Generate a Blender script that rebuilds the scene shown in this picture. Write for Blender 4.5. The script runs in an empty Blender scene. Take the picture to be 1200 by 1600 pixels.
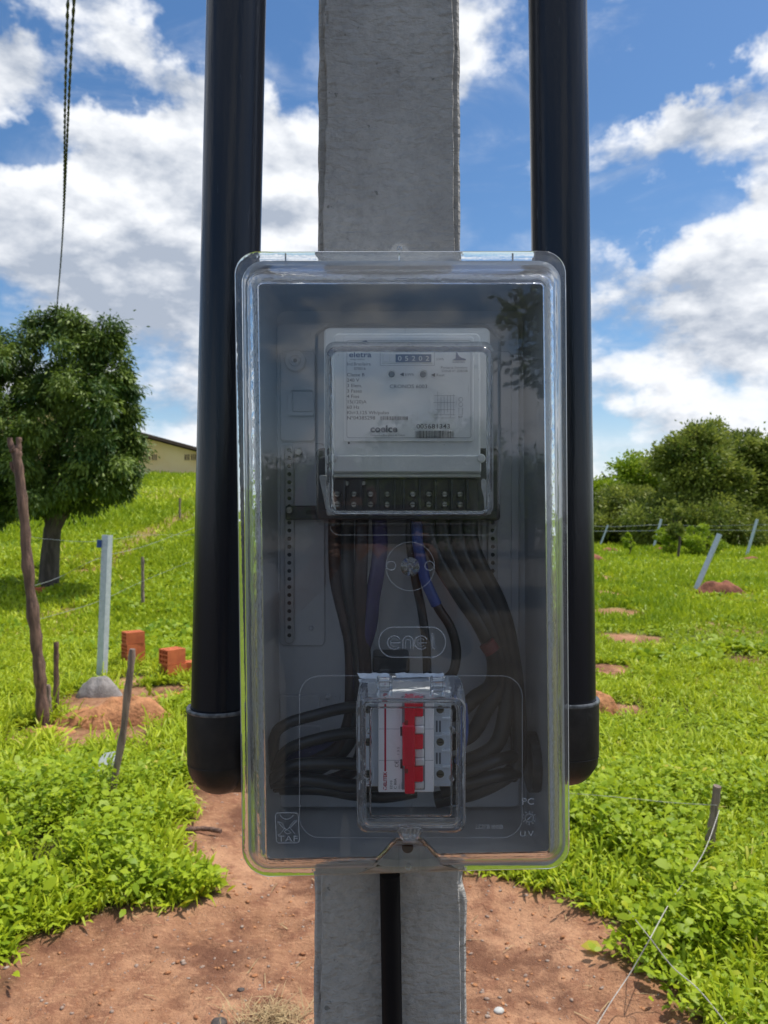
import bpy, bmesh, math, random
import numpy as np
from mathutils import Vector, Matrix
R = math.radians
rng = np.random.default_rng(11); random.seed(5)
sc = bpy.context.scene
col = sc.collection

# ------------------------------------------------------------------ camera
F = 1202.0; CZ = 1.6
def P(px, py, Y):            # photograph pixel (1200x1600) at distance Y in front of the camera
    return ((px-600)/F*Y, Y, CZ-(py-800)/F*Y)
cam = bpy.data.cameras.new('camera'); camo = bpy.data.objects.new('camera', cam); col.objects.link(camo)
camo.location = (0, 0, CZ); camo.rotation_euler = (R(90), 0, 0)
cam.sensor_fit = 'VERTICAL'; cam.sensor_height = 36; cam.lens = F/1600*36
cam.clip_start = .01; cam.clip_end = 3000
cam.dof.use_dof = True; cam.dof.focus_distance = .70; cam.dof.aperture_fstop = cam.lens/1000/.0016
sc.camera = camo

# ------------------------------------------------------------------ world + sun
SUN_EL, SUN_AZ = 67, 72
sc.view_settings.view_transform = 'Standard'; sc.view_settings.look = 'None'
sc.view_settings.exposure = 0.62; sc.view_settings.gamma = 1.0
sc.view_settings.use_curve_mapping = False
cy = sc.cycles
cy.max_bounces = 28; cy.diffuse_bounces = 3; cy.glossy_bounces = 5; cy.transmission_bounces = 20
cy.transparent_max_bounces = 24; cy.caustics_reflective = False; cy.caustics_refractive = True; cy.blur_glossy = .5
cy.use_denoising = True; cy.sample_clamp_indirect = 6

sun = bpy.data.lights.new('sun', 'SUN'); suno = bpy.data.objects.new('sun', sun); col.objects.link(suno)
sun.energy = 2.95; sun.angle = R(.53); sun.color = (1, .95, .87)
sv = Vector((math.sin(R(SUN_AZ))*math.cos(R(SUN_EL)), math.cos(R(SUN_AZ))*math.cos(R(SUN_EL)), math.sin(R(SUN_EL))))
suno.rotation_euler = sv.to_track_quat('Z', 'Y').to_euler()

class NT:                    # small node-tree writer
    def __init__(s, nt): s.nt = nt; nt.nodes.clear()
    def n(s, t, **k):
        o = s.nt.nodes.new(t)
        for a, b in k.items(): setattr(o, a, b)
        return o
    def set(s, sock, v):
        if isinstance(v, bpy.types.NodeSocket): s.nt.links.new(v, sock)
        elif v is not None:
            if hasattr(sock.default_value, '__len__') and not hasattr(v, '__len__'): v = [v]*len(sock.default_value)
            if hasattr(v, '__len__') and len(v) == 3 and len(sock.default_value) == 4: v = (*v, 1)
            sock.default_value = v
    def m(s, op, a, b=None, c=None, clamp=False):
        o = s.n('ShaderNodeMath', operation=op, use_clamp=clamp)
        for i, v in enumerate((a, b, c)): s.set(o.inputs[i], v)
        return o.outputs[0]
    def v(s, op, a, b=None):
        o = s.n('ShaderNodeVectorMath', operation=op)
        s.set(o.inputs[0], a); s.set(o.inputs[1], b)
        return o.outputs['Value'] if op in ('LENGTH', 'DOT_PRODUCT', 'DISTANCE') else o.outputs[0]
    def ss(s, x, a, b, lo=0., hi=1.):
        o = s.n('ShaderNodeMapRange', interpolation_type='SMOOTHSTEP')
        for i, v in enumerate((x, a, b, lo, hi)): s.set(o.inputs[i], v)
        return o.outputs[0]
    def mix(s, f, a, b):
        o = s.n('ShaderNodeMix', data_type='RGBA')
        s.set(o.inputs[0], f); s.set(o.inputs[6], a); s.set(o.inputs[7], b)
        return o.outputs[2]
    def noise(s, vec, scale, detail=4, rough=.55, dist=0.):
        o = s.n('ShaderNodeTexNoise')
        if vec is not None: s.set(o.inputs['Vector'], vec)
        o.inputs['Scale'].default_value = scale; o.inputs['Detail'].default_value = detail
        o.inputs['Roughness'].default_value = rough; o.inputs['Distortion'].default_value = dist
        return o.outputs['Fac']

w = bpy.data.worlds.new('World'); sc.world = w; w.use_nodes = True
T = NT(w.node_tree)
sky = T.n('ShaderNodeTexSky', sky_type='NISHITA'); sky.sun_disc = False
sky.sun_elevation = R(SUN_EL); sky.sun_rotation = R(SUN_AZ); sky.air_density = 1.0; sky.dust_density = .6; sky.ozone_density = 3.0
tc = T.n('ShaderNodeTexCoord').outputs['Generated']
sp = T.n('ShaderNodeSeparateXYZ'); T.set(sp.inputs[0], tc)
az = T.m('ARCTAN2', sp.outputs[0], sp.outputs[1]); el = T.m('ARCSINE', sp.outputs[2])
cb = T.n('ShaderNodeCombineXYZ'); T.set(cb.inputs[0], az); T.set(cb.inputs[1], el)
wn = T.n('ShaderNodeTexNoise'); T.set(wn.inputs['Vector'], tc); wn.inputs['Scale'].default_value = 5.0; wn.inputs['Detail'].default_value = 6; wn.inputs['Roughness'].default_value = .6
warp = T.v('ADD', cb.outputs[0], T.v('MULTIPLY', T.v('SUBTRACT', wn.outputs['Color'], (.5, .5, .5)), (.34, .26, 0)))
def blob(px, py, sx, sy, amp):
    a = math.atan((px-600)/F); e = math.atan((800-py)/F*math.cos(a))
    d = T.v('MULTIPLY', T.v('SUBTRACT', warp, (a, e, 0)), (F/sx, F/sy, 0))
    q = T.v('DOT_PRODUCT', d, d)
    return T.m('MULTIPLY', T.m('POWER', 2.71828, T.m('MULTIPLY', q, -1.0)), amp)
blobs = [(150, 370, 230, 150, .20), (200, 100, 120, 90, .15), (20, 110, 90, 50, .12), (50, 30, 110, 30, -.16), (190, 140, 50, 30, -.22),
         (40, 215, 70, 40, -.20), (290, 20, 70, 70, -.18), (450, 90, 60, 130, -.24), (455, 340, 60, 90, .18), (770, 50, 60, 70, .10),
         (790, 230, 60, 70, -.10), (780, 350, 60, 60, -.14), (1050, 70, 160, 70, -.13), (1060, 225, 150, 55, .17), (1180, 320, 60, 45, .14), (1010, 350, 110, 40, -.20), (1060, 130, 190, 40, -.16), (960, 620, 50, 40, -.12),
         (1080, 540, 200, 90, .10), (100, 650, 300, 90, .08), (1160, 10, 60, 30, .12)]
bias = None
for b in blobs:
    o = blob(*b); bias = o if bias is None else T.m('ADD', bias, o)
def dens(shift):
    v0 = T.v('ADD', tc, shift)
    v1 = T.v('MULTIPLY', v0, (1, 1, 1.9))
    big = T.noise(v1, 3.6, 8, .55, .1)
    fine = T.noise(T.v('ADD', v1, (7.3, 1.1, 4.2)), 9.0, 6, .55, .15)
    return T.m('ADD', T.m('MULTIPLY', T.m('ADD', T.m('MULTIPLY', T.m('SUBTRACT', big, .5), 1.25), .5), .72), T.m('MULTIPLY', fine, .28))
d0 = dens((0, 0, 0)); d1 = dens((.012, .004, .022))
D = T.m('ADD', d0, bias)
mask = T.ss(D, .465, .60)
thin = T.ss(T.noise(T.v('MULTIPLY', tc, (2, 2, 5)), 2.3, 8, .62, 1.0), .45, .75, 0, .5)
mask = T.m('MAXIMUM', mask, T.m('MULTIPLY', thin, T.ss(D, .30, .55)))
relief = T.m('MULTIPLY', T.m('SUBTRACT', d0, d1), 8.0)
thick = T.ss(D, .58, .80)
low = T.ss(el, .30, .06)
grey = blob(170, 500, 260, 70, .42)
grey2 = blob(1060, 470, 200, 60, .22)
lum = T.m('ADD', T.m('SUBTRACT', T.m('SUBTRACT', .78, T.m('MULTIPLY', thick, .36)), T.m('ADD', grey, grey2)), relief, clamp=True)
ccol = T.mix(lum, (2.9, 3.3, 4.0), (6.5, 6.65, 6.9))
skyc = T.n('ShaderNodeHueSaturation'); skyc.inputs['Saturation'].default_value = 1.2; skyc.inputs['Value'].default_value = .86
T.set(skyc.inputs['Color'], sky.outputs[0])
hz = T.mix(T.ss(el, .16, .0, 0, .55), skyc.outputs[0], (5.2, 6.0, 7.2))
final = T.mix(mask, hz, ccol)
bg = T.n('ShaderNodeBackground'); bg.inputs[1].default_value = .10; T.set(bg.inputs[0], final)
wo = T.n('ShaderNodeOutputWorld'); T.set(wo.inputs[0], bg.outputs[0])

# ------------------------------------------------------------------ materials
MATS = {}
def mat(name, c1, c2=None, scale=20, rough=.6, bump=0., bscale=None, metal=0., spec=.5, coat=0., detail=5, lo=.35, hi=.65, trans=0., ior=1.5, bdist=.002, stretch=None):
    if name in MATS: return MATS[name]
    m = bpy.data.materials.new(name); m.use_nodes = True; t = NT(m.node_tree)
    b = t.n('ShaderNodeBsdfPrincipled')
    tc = t.n('ShaderNodeTexCoord').outputs['Object']
    if stretch: tc = t.v('MULTIPLY', tc, stretch)
    nf = t.noise(tc, scale, detail)
    c = t.mix(t.ss(nf, lo, hi), c1, c2 if c2 else tuple(x*.82 for x in c1))
    t.set(b.inputs['Base Color'], c)
    t.set(b.inputs['Roughness'], t.m('ADD', rough-.05, t.m('MULTIPLY', nf, .1)))
    b.inputs['Metallic'].default_value = metal; b.inputs['Specular IOR Level'].default_value = spec
    b.inputs['Coat Weight'].default_value = coat; b.inputs['Coat Roughness'].default_value = .08
    b.inputs['Transmission Weight'].default_value = trans; b.inputs['IOR'].default_value = ior
    if bump:
        bn = t.n('ShaderNodeBump'); bn.inputs['Strength'].default_value = bump; bn.inputs['Distance'].default_value = bdist
        t.set(bn.inputs['Height'], t.noise(tc, bscale or scale*3, 6)); t.set(b.inputs['Normal'], bn.outputs[0])
    o = t.n('ShaderNodeOutputMaterial'); t.set(o.inputs[0], b.outputs[0])
    MATS[name] = m; return m

def clear_mat(name, tint=(.985, .99, .995), rough=.015, dust=.035, bump=.0, edge=.3, ior_=1.55):
    # thin clear plastic: see-through with fresnel reflection and a trace of dust
    m = bpy.data.materials.new(name); m.use_nodes = True; t = NT(m.node_tree)
    tr = t.n('ShaderNodeBsdfTransparent')
    gl = t.n('ShaderNodeBsdfGlossy'); gl.inputs['Roughness'].default_value = rough
    df = t.n('ShaderNodeBsdfDiffuse'); df.inputs[0].default_value = (.6, .62, .64, 1)
    tco = t.n('ShaderNodeTexCoord').outputs['Object']
    fr = t.n('ShaderNodeFresnel'); fr.inputs[0].default_value = ior_
    lw = t.n('ShaderNodeLayerWeight'); lw.inputs[0].default_value = .5
    t.set(tr.inputs[0], t.mix(t.m('MULTIPLY', t.m('POWER', lw.outputs['Facing'], 2.0), edge), tint, tuple(x*.35 for x in tint)))
    if bump:
        bn = t.n('ShaderNodeBump'); bn.inputs['Strength'].default_value = bump; bn.inputs['Distance'].default_value = .002
        t.set(bn.inputs['Height'], t.noise(tco, 14, 3)); t.set(gl.inputs['Normal'], bn.outputs[0])
    dn = t.m('MULTIPLY', t.ss(t.noise(tco, 25, 8, .7), .45, .8, .3, 1.), dust)
    sp_ = t.ss(t.noise(tco, 420, 2), .75, .79, 0, .45)
    scr = t.ss(t.noise(t.v('MULTIPLY', t.v('ADD', tco, t.v('MULTIPLY', tco, (.3, 0, .25))), (70, 1, 6)), 6, 3, .5, .8), .70, .74, 0, .07)
    smear = t.ss(t.noise(t.v('MULTIPLY', tco, (5, 1, 2)), 3, 5, .6, 1.2), .52, .70, 0, .05)
    sp_ = t.m('MAXIMUM', sp_, t.m('MAXIMUM', scr, smear))
    mx = t.n('ShaderNodeMixShader'); t.set(mx.inputs[0], fr.outputs[0]); t.set(mx.inputs[1], tr.outputs[0]); t.set(mx.inputs[2], gl.outputs[0])
    m2 = t.n('ShaderNodeMixShader'); t.set(m2.inputs[0], t.m('MAXIMUM', dn, sp_)); t.set(m2.inputs[1], mx.outputs[0]); t.set(m2.inputs[2], df.outputs[0])
    o = t.n('ShaderNodeOutputMaterial'); t.set(o.inputs[0], m2.outputs[0])
    MATS[name] = m; return m

def glass_mat(name, tint=(.97, .985, .99), rough=.03, ior=1.5, bump=0., milky=0.):
    m = bpy.data.materials.new(name); m.use_nodes = True; t = NT(m.node_tree)
    g = t.n('ShaderNodeBsdfGlass'); g.inputs['IOR'].default_value = ior; g.inputs['Roughness'].default_value = rough
    t.set(g.inputs[0], tint)
    if bump:
        bn = t.n('ShaderNodeBump'); bn.inputs['Strength'].default_value = bump; bn.inputs['Distance'].default_value = .002
        t.set(bn.inputs['Height'], t.noise(t.n('ShaderNodeTexCoord').outputs['Object'], 60, 3)); t.set(g.inputs['Normal'], bn.outputs[0])
    df = t.n('ShaderNodeBsdfDiffuse'); df.inputs[0].default_value = (.80, .80, .84, 1)
    mx = t.n('ShaderNodeMixShader'); mx.inputs[0].default_value = milky; t.set(mx.inputs[1], g.outputs[0]); t.set(mx.inputs[2], df.outputs[0])
    o = t.n('ShaderNodeOutputMaterial'); t.set(o.inputs[0], mx.outputs[0])
    MATS[name] = m; return m

def leaf_mat(name, dark, light, yellow=None, trans=.35, rough=.5):
    m = bpy.data.materials.new(name); m.use_nodes = True; t = NT(m.node_tree)
    at = t.n('ShaderNodeAttribute', attribute_name='tint')
    c = t.mix(at.outputs['Fac'], dark, light)
    if yellow:
        c = t.mix(t.ss(at.outputs['Fac'], .88, .97), c, yellow)
    d = t.n('ShaderNodeBsdfPrincipled'); t.set(d.inputs['Base Color'], c); d.inputs['Roughness'].default_value = rough
    d.inputs['Specular IOR Level'].default_value = .3
    tl = t.n('ShaderNodeBsdfTranslucent'); t.set(tl.inputs[0], t.mix(.5, c, (.45, .5, .03)) if yellow else c)
    mx = t.n('ShaderNodeMixShader'); mx.inputs[0].default_value = trans; t.set(mx.inputs[1], d.outputs[0]); t.set(mx.inputs[2], tl.outputs[0])
    o = t.n('ShaderNodeOutputMaterial'); t.set(o.inputs[0], mx.outputs[0])
    MATS[name] = m; return m

clear = clear_mat('clear_polycarbonate', bump=.03)
clear2 = clear_mat('clear_visor', dust=.05, bump=.05)
glass = glass_mat('moulded_polycarbonate', rough=.05, bump=.3, milky=.05)
milky = glass_mat('thick_polycarbonate', rough=.06, bump=.3, milky=.09)
def ridge_glint_mat():
    m = bpy.data.materials.new('pale_ridge_glint'); m.use_nodes = True; t = NT(m.node_tree)
    tr = t.n('ShaderNodeBsdfTransparent'); b = t.n('ShaderNodeBsdfPrincipled'); b.inputs['Base Color'].default_value = (.75, .77, .80, 1); b.inputs['Roughness'].default_value = .22
    lw = t.n('ShaderNodeLayerWeight'); lw.inputs[0].default_value = .5
    mx = t.n('ShaderNodeMixShader'); t.set(mx.inputs[0], t.m('ADD', .22, t.m('MULTIPLY', lw.outputs['Facing'], .45))); t.set(mx.inputs[1], tr.outputs[0]); t.set(mx.inputs[2], b.outputs[0])
    o = t.n('ShaderNodeOutputMaterial'); t.set(o.inputs[0], mx.outputs[0]); return m
ridge_glint = ridge_glint_mat()  # pale tone paints in the highlights along the clear moulded ridges
tray_m = mat('grey_tray_plastic', (.62, .64, .66), (.58, .60, .62), 8, rough=.38, bump=.05, bscale=200)
plate_m = mat('grey_mounting_plate', (.62, .64, .68), (.56, .58, .62), 6, rough=.4)
black_pl = mat('black_conduit_plastic', (.004, .006, .012), (.045, .048, .055), 26, rough=.22, bump=.15, bscale=60, stretch=(6, 6, .8), spec=.4, lo=.66, hi=.74, detail=8)
black_el = mat('black_elbow_plastic', (.010, .010, .012), (.02, .018, .018), 60, rough=.42, bump=.2, bscale=160)
cable_m = mat('black_cable_sheath', (.007, .007, .008), (.012, .012, .013), 40, rough=.38, spec=.55)
brown_m = mat('dark_brown_cable_sheath', (.035, .014, .010), (.02, .01, .008), 40, rough=.42)
violet_m = mat('violet_cable_sheath', (.035, .022, .11), (.02, .015, .07), 40, rough=.42)
blue_m = mat('blue_tape', (.02, .07, .30), (.015, .05, .22), 40, rough=.4)
red_cable = mat('red_tape', (.30, .02, .02), None, 40, rough=.4)
meter_m = mat('pale_grey_meter_plastic', (.78, .80, .79), (.74, .76, .75), 12, rough=.4)
meter_base_m = mat('dark_meter_base_plastic', (.03, .03, .033), (.02, .02, .022), 30, rough=.35)
plate_w = mat('nameplate_white', (.80, .82, .82), (.77, .79, .79), 10, rough=.45)
ink = mat('dark_ink', (.13, .13, .155), None, 10, rough=.6)
ink_soft = mat('faded_ink', (.20, .21, .25), None, 10, rough=.6)
ink_blue = mat('blue_grey_ink', (.10, .13, .24), None, 10, rough=.5)
breaker_m = mat('breaker_white_plastic', (.88, .90, .94), (.85, .87, .91), 20, rough=.38)
breaker_m2 = mat('breaker_pale_blue_plastic', (.66, .73, .82), (.62, .69, .78), 20, rough=.4)
red_m = mat('red_switch_plastic', (.80, .001, .035), (.74, .001, .03), 20, rough=.35, spec=.25)
red_ink = mat('crimson_print', (.50, .012, .05), None, 20, rough=.5)
knob_m = mat('white_toggle_plastic', (.74, .76, .78), None, 20, rough=.3)
steel = mat('screw_steel', (.42, .42, .40), (.25, .25, .22), 90, rough=.35, metal=.85)
dark_hole = mat('dark_recess', (.012, .012, .013), None, 20, rough=.7)
rust = mat('rusty_bolt', (.11, .045, .02), (.05, .02, .01), 200, rough=.8)
tape_m = mat('pale_sealing_tape', (.66, .72, .80), (.55, .60, .68), 90, rough=.5, bump=.4)
caulk_m = mat('grey_sealant', (.82, .82, .80), (.66, .66, .64), 120, rough=.6, bump=.5)
sticker_m = mat('silver_sticker', (.50, .50, .53), (.42, .42, .45), 60, rough=.35)
galv = mat('galvanised_steel', (.60, .65, .70), (.50, .56, .60), 25, rough=.45, metal=.2)
wood_m = mat('weathered_wood', (.24, .14, .10), (.11, .065, .05), 14, rough=.85, bump=.9, bscale=50, bdist=.01, stretch=(3, 3, .5))
wood_grey = mat('grey_wood', (.32, .235, .19), (.17, .125, .10), 16, rough=.85, bump=.9, bscale=60, bdist=.006, stretch=(3, 3, .5))
bark_m = mat('tree_bark', (.13, .10, .08), (.065, .05, .04), 7, rough=.9, bump=1, bscale=18, bdist=.03, stretch=(2, 2, .5))
brick_m = mat('hollow_brick_clay', (.66, .17, .06), (.52, .12, .045), 9, rough=.85, bump=.4, bscale=80, bdist=.004)
wire_m = mat('fence_wire_steel', (.42, .44, .44), None, 20, rough=.4, metal=.5)
string_m = mat('white_string', (.55, .52, .46), None, 50, rough=.7)
cement_m = mat('grey_cement_heap', (.34, .31, .29), (.22, .20, .185), 12, rough=.95, bump=.8, bscale=60, bdist=.01)
mound_m = mat('orange_earth', (.54, .25, .11), (.36, .15, .065), 7, rough=.95, bump=1, bscale=30, bdist=.02)
mound_pink = mat('red_brown_earth', (.34, .13, .075), (.18, .065, .04), 6, rough=.95, bump=1, bscale=30, bdist=.02)
stone_m = mat('pale_pebble', (.42, .33, .26), (.30, .20, .15), 60, rough=.8)
wall_m = mat('cream_painted_wall', (.92, .68, .36), (.86, .60, .28), .8, rough=.85, detail=8)
wallstain = mat('peeling_white_base', (.50, .55, .58), (.62, .45, .25), 1.4, rough=.85, detail=8, lo=.45, hi=.5)
roof_m = mat('dark_roof_tile', (.13, .08, .065), None, 6, rough=.85)
vent_m = mat('vent_block_dark', (.16, .10, .06), None, 6, rough=.9)

# concrete
def concrete():
    m = bpy.data.materials.new('cast_concrete'); m.use_nodes = True; t = NT(m.node_tree)
    b = t.n('ShaderNodeBsdfPrincipled'); tc = t.n('ShaderNodeTexCoord').outputs['Object']
    big = t.noise(tc, 9, 6, .6); fine = t.noise(tc, 130, 5, .65); streak = t.noise(t.v('MULTIPLY', tc, (30, 30, 5)), 1, 5)
    c = t.mix(t.ss(big, .35, .68), (.48, .46, .43), (.37, .355, .335))
    c = t.mix(t.ss(fine, .40, .75, 0, .35), c, (.18, .185, .18))
    c = t.mix(t.ss(streak, .52, .72, 0, .35), c, (.42, .42, .41))
    sp_ = t.noise(tc, 55, 3)
    c = t.mix(t.ss(sp_, .67, .71, 0, .6), c, (.09, .10, .09))
    t.set(b.inputs['Base Color'], c); b.inputs['Roughness'].default_value = .85
    h = t.m('ADD', t.m('MULTIPLY', t.noise(t.v('MULTIPLY', tc, (1, 1, 2.2)), 55, 5, .55, .4), .8), t.m('MULTIPLY', fine, .35))
    bn = t.n('ShaderNodeBump'); bn.inputs['Strength'].default_value = 1.0; bn.inputs['Distance'].default_value = .007
    t.set(bn.inputs['Height'], h); t.set(b.inputs['Normal'], bn.outputs[0])
    o = t.n('ShaderNodeOutputMaterial'); t.set(o.inputs[0], b.outputs[0]); return m
concrete_m = concrete()

# ------------------------------------------------------------------ object helpers
def tag(o, label=None, cat=None, group=None, kind=None):
    if label: o['label'] = label
    if cat: o['category'] = cat
    if group: o['group'] = group
    if kind: o['kind'] = kind
    return o
def thing(name, loc, label, cat, group=None):
    o = bpy.data.objects.new(name, None); col.objects.link(o); o.location = loc; o.empty_display_size = .05
    return tag(o, label, cat, group)
def wloc(o):
    v = Vector((0, 0, 0))
    while o is not None: v += o.location; o = o.parent
    return v
def mk(name, geo, m, parent=None, smooth=False, origin=None, auto=None):
    """geo = (verts in world coordinates, faces[, material indices])"""
    V, Fc = geo[0], geo[1]
    if parent is None and origin is None:
        A = np.array(V); origin = ((A[:, 0].min()+A[:, 0].max())/2, (A[:, 1].min()+A[:, 1].max())/2, A[:, 2].min())
    base = wloc(parent) if parent is not None else Vector(origin)
    if parent is not None and origin is not None: base = Vector(origin)
    me = bpy.data.meshes.new(name); me.from_pydata([(x-base.x, y-base.y, z-base.z) for x, y, z in V], [], Fc)
    for mm in (m if isinstance(m, (list, tuple)) else [m]): me.materials.append(mm)
    if len(geo) > 2: me.polygons.foreach_set('material_index', geo[2])
    o = bpy.data.objects.new(name, me); col.objects.link(o)
    bm = bmesh.new(); bm.from_mesh(me); bmesh.ops.recalc_face_normals(bm, faces=bm.faces); bm.to_mesh(me); bm.free()
    if smooth:
        me.polygons.foreach_set('use_smooth', [True]*len(me.polygons))
        me.set_sharp_from_angle(angle=R(auto or 40))
    if parent is not None:
        o.parent = parent; o.location = base-wloc(parent)
    else: o.location = base
    return o
def join(*gs):
    V, Fc = [], []
    for g in gs:
        k = len(V); V += list(g[0]); Fc += [tuple(i+k for i in f) for f in g[1]]
    return V, Fc
def xbox(x0, x1, y0, y1, z0, z1):
    V = [(x0, y0, z0), (x1, y0, z0), (x1, y1, z0), (x0, y1, z0), (x0, y0, z1), (x1, y0, z1), (x1, y1, z1), (x0, y1, z1)]
    return V, [(0, 3, 2, 1), (4, 5, 6, 7), (0, 1, 5, 4), (1, 2, 6, 5), (2, 3, 7, 6), (3, 0, 4, 7)]
def tube(pts, r, seg=10, caps=True):
    pts = [Vector(p) for p in pts]; n = len(pts)
    rr = r if hasattr(r, '__len__') else [r]*n
    V, Fc = [], []; up = None
    for i, p in enumerate(pts):
        t = (pts[min(i+1, n-1)]-pts[max(i-1, 0)]).normalized()
        if up is None: up = t.orthogonal().normalized()
        up = (up-t*up.dot(t)).normalized(); s = t.cross(up)
        for k in range(seg):
            a = 2*math.pi*k/seg; V.append(tuple(p+(up*math.cos(a)+s*math.sin(a))*rr[i]))
    for i in range(n-1):
        for k in range(seg):
            a = i*seg+k; b = i*seg+(k+1) % seg; Fc.append((a, b, b+seg, a+seg))
    if caps: Fc += [tuple(range(seg-1, -1, -1)), tuple(range((n-1)*seg, n*seg))]
    return V, Fc
def spline(pts, k=6):
    pts = [Vector(p) for p in pts]; out = []
    for i in range(len(pts)-1):
        p0 = pts[max(i-1, 0)]; p1 = pts[i]; p2 = pts[i+1]; p3 = pts[min(i+2, len(pts)-1)]
        for j in range(k):
            t = j/k
            out.append(.5*((2*p1)+(p2-p0)*t+(2*p0-5*p1+4*p2-p3)*t*t+(3*p1-p0-3*p2+p3)*t**3))
    out.append(pts[-1]); return out
def roundpoly(pts, rad, n=7):
    """2-D polygon with rounded corners; rad scalar or list"""
    out = []; N = len(pts); rl = rad if hasattr(rad, '__len__') else [rad]*N
    for i in range(N):
        a, b, c = (Vector(pts[i-1]), Vector(pts[i]), Vector(pts[(i+1) % N])); r = rl[i]
        u = (a-b).normalized(); v = (c-b).normalized()
        ang = u.angle(v); d = min(r/math.tan(ang/2), (a-b).length*.48, (c-b).length*.48); rr = d*math.tan(ang/2)
        cen = b+(u+v).normalized()*(rr/math.sin(ang/2)); s = b+u*d; e = b+v*d
        for j in range(n):
            t = j/(n-1); q = (s*(1-t)+e*t)
            dq = (q-cen); q = cen+dq.normalized()*rr if dq.length > 1e-9 else q
            out.append((q.x, q.y))
    return out
def inset(pts, d):
    out = []; N = len(pts)
    area = sum(pts[i-1][0]*pts[i][1]-pts[i][0]*pts[i-1][1] for i in range(N))
    s = 1 if area > 0 else -1
    for i in range(N):
        a, b, c = Vector(pts[i-1]), Vector(pts[i]), Vector(pts[(i+1) % N])
        t = ((b-a).normalized()+(c-b).normalized()); t = t.normalized() if t.length > 1e-6 else (c-b).normalized()
        out.append((b.x-s*t.y*d, b.y+s*t.x*d))
    return out
def rect(x0, x1, y0, y1): return [(x0, y0), (x1, y0), (x1, y1), (x0, y1)]
def rr(x0, x1, y0, y1, r=4, n=5): return roundpoly(rect(x0, x1, y0, y1), r, n)
def PL(loop, Y): return [P(x, y, Y) for x, y in loop]
def loft(loops, close=False, cap0=False, cap1=False):
    n = len(loops[0]); V = [v for l in loops for v in l]; Fc = []
    for i in range(len(loops)-(0 if close else 1)):
        a0 = i*n; b0 = ((i+1) % len(loops))*n
        for k in range(n):
            k2 = (k+1) % n; Fc.append((a0+k, a0+k2, b0+k2, b0+k))
    if cap0: Fc.append(tuple(range(n-1, -1, -1)))
    if cap1: Fc.append(tuple((len(loops)-1)*n+k for k in range(n)))
    return V, Fc
def plate(x0, x1, y0, y1, Yf, Yb, r=4, ch=1.5, n=5):
    """a rounded, chamfered slab given by photo pixels of its FRONT outline at depth Yf; sides run straight back"""
    fr_ = rr(x0, x1, y0, y1, r, n)
    W0 = PL(fr_, Yf); Wi = PL(inset(fr_, ch), Yf); chw = ch/F*Yf
    A = [(x, Yf+chw, z) for x, y, z in W0]; B = [(x, Yb, z) for x, y, z in W0]
    return loft([Wi, A, B], cap0=True, cap1=True)
def disc(px, py, Yf, r, depth, seg=16, ch=.3):
    c = P(px, py, Yf); rw = r/F*Yf
    L = lambda q, y: [(c[0]+q*math.cos(2*math.pi*k/seg), y, c[2]+q*math.sin(2*math.pi*k/seg)) for k in range(seg)]
    return loft([L(rw*(1-ch*.5), Yf), L(rw, Yf+rw*ch*.5), L(rw, Yf+depth)], cap0=True, cap1=True)
def ring(px, py, Yf, r, tubepx=.8, seg=24):
    c = P(px, py, Yf); rw = r/F*Yf; t = tubepx/F*Yf; loops = []
    for j in range(5):
        a = 2*math.pi*j/5
        loops.append([(c[0]+(rw+t*math.cos(a))*math.cos(2*math.pi*k/seg), Yf+t*math.sin(a), c[2]+(rw+t*math.cos(a))*math.sin(2*math.pi*k/seg)) for k in range(seg)])
    return loft(loops, close=True)
def ridge(pts2, Y, wpx=1.2, closed=False, seg=5):
    p = [P(x, y, Y) for x, y in pts2]
    if closed: p = p+[p[0]]
    return tube(p, wpx/2/F*Y, seg)
def text(name, s, px, py, hpx, Y, m, parent, align='LEFT', rot=0, bold=0., sx=1., solid=0.):
    cu = bpy.data.curves.new(name, 'FONT'); cu.body = s; cu.size = 1; cu.align_x = align; cu.offset = bold
    cu.resolution_u = 3; cu.extrude = solid
    o = bpy.data.objects.new('tmp', cu); col.objects.link(o)
    me = bpy.data.meshes.new_from_object(o); bpy.data.objects.remove(o)
    me.name = name
    k = hpx/.70/F*Y; c = Vector(P(px, py, Y)); b = wloc(parent); ca, sa = math.cos(R(rot)), math.sin(R(rot))
    for v in me.vertices:
        x, y = v.co.x*k*sx, v.co.y*k; v.co = c-b+Vector((x*ca-y*sa, -v.co.z*k, x*sa+y*ca))
    me.materials.clear(); me.materials.append(m)
    ob = bpy.data.objects.new(name, me); col.objects.link(ob); ob.parent = parent
    return ob
def copy_tree(o, parent=None):
    c = o.copy(); col.objects.link(c); c.parent = parent
    for ch in [x for x in col.objects if x.parent == o]: copy_tree(ch, c)
    return c

# numpy value noise
_T = rng.random((256, 256))
def vn(x, y):
    xi = np.floor(x).astype(int); yi = np.floor(y).astype(int); fx = x-xi; fy = y-yi
    fx = fx*fx*(3-2*fx); fy = fy*fy*(3-2*fy)
    g = lambda a, b: _T[a % 256, b % 256]
    return (g(xi, yi)*(1-fx)+g(xi+1, yi)*fx)*(1-fy)+(g(xi, yi+1)*(1-fx)+g(xi+1, yi+1)*fx)*fy
def fbm(x, y, o=4):
    s = 0; a = .5; tot = 0
    for i in range(o): s = s+a*vn(x*2**i+17*i, y*2**i+5*i); tot += a; a *= .5
    return s/tot
def sst(x, a, b):
    t = np.clip((x-a)/(b-a), 0, 1); return t*t*(3-2*t)

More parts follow.
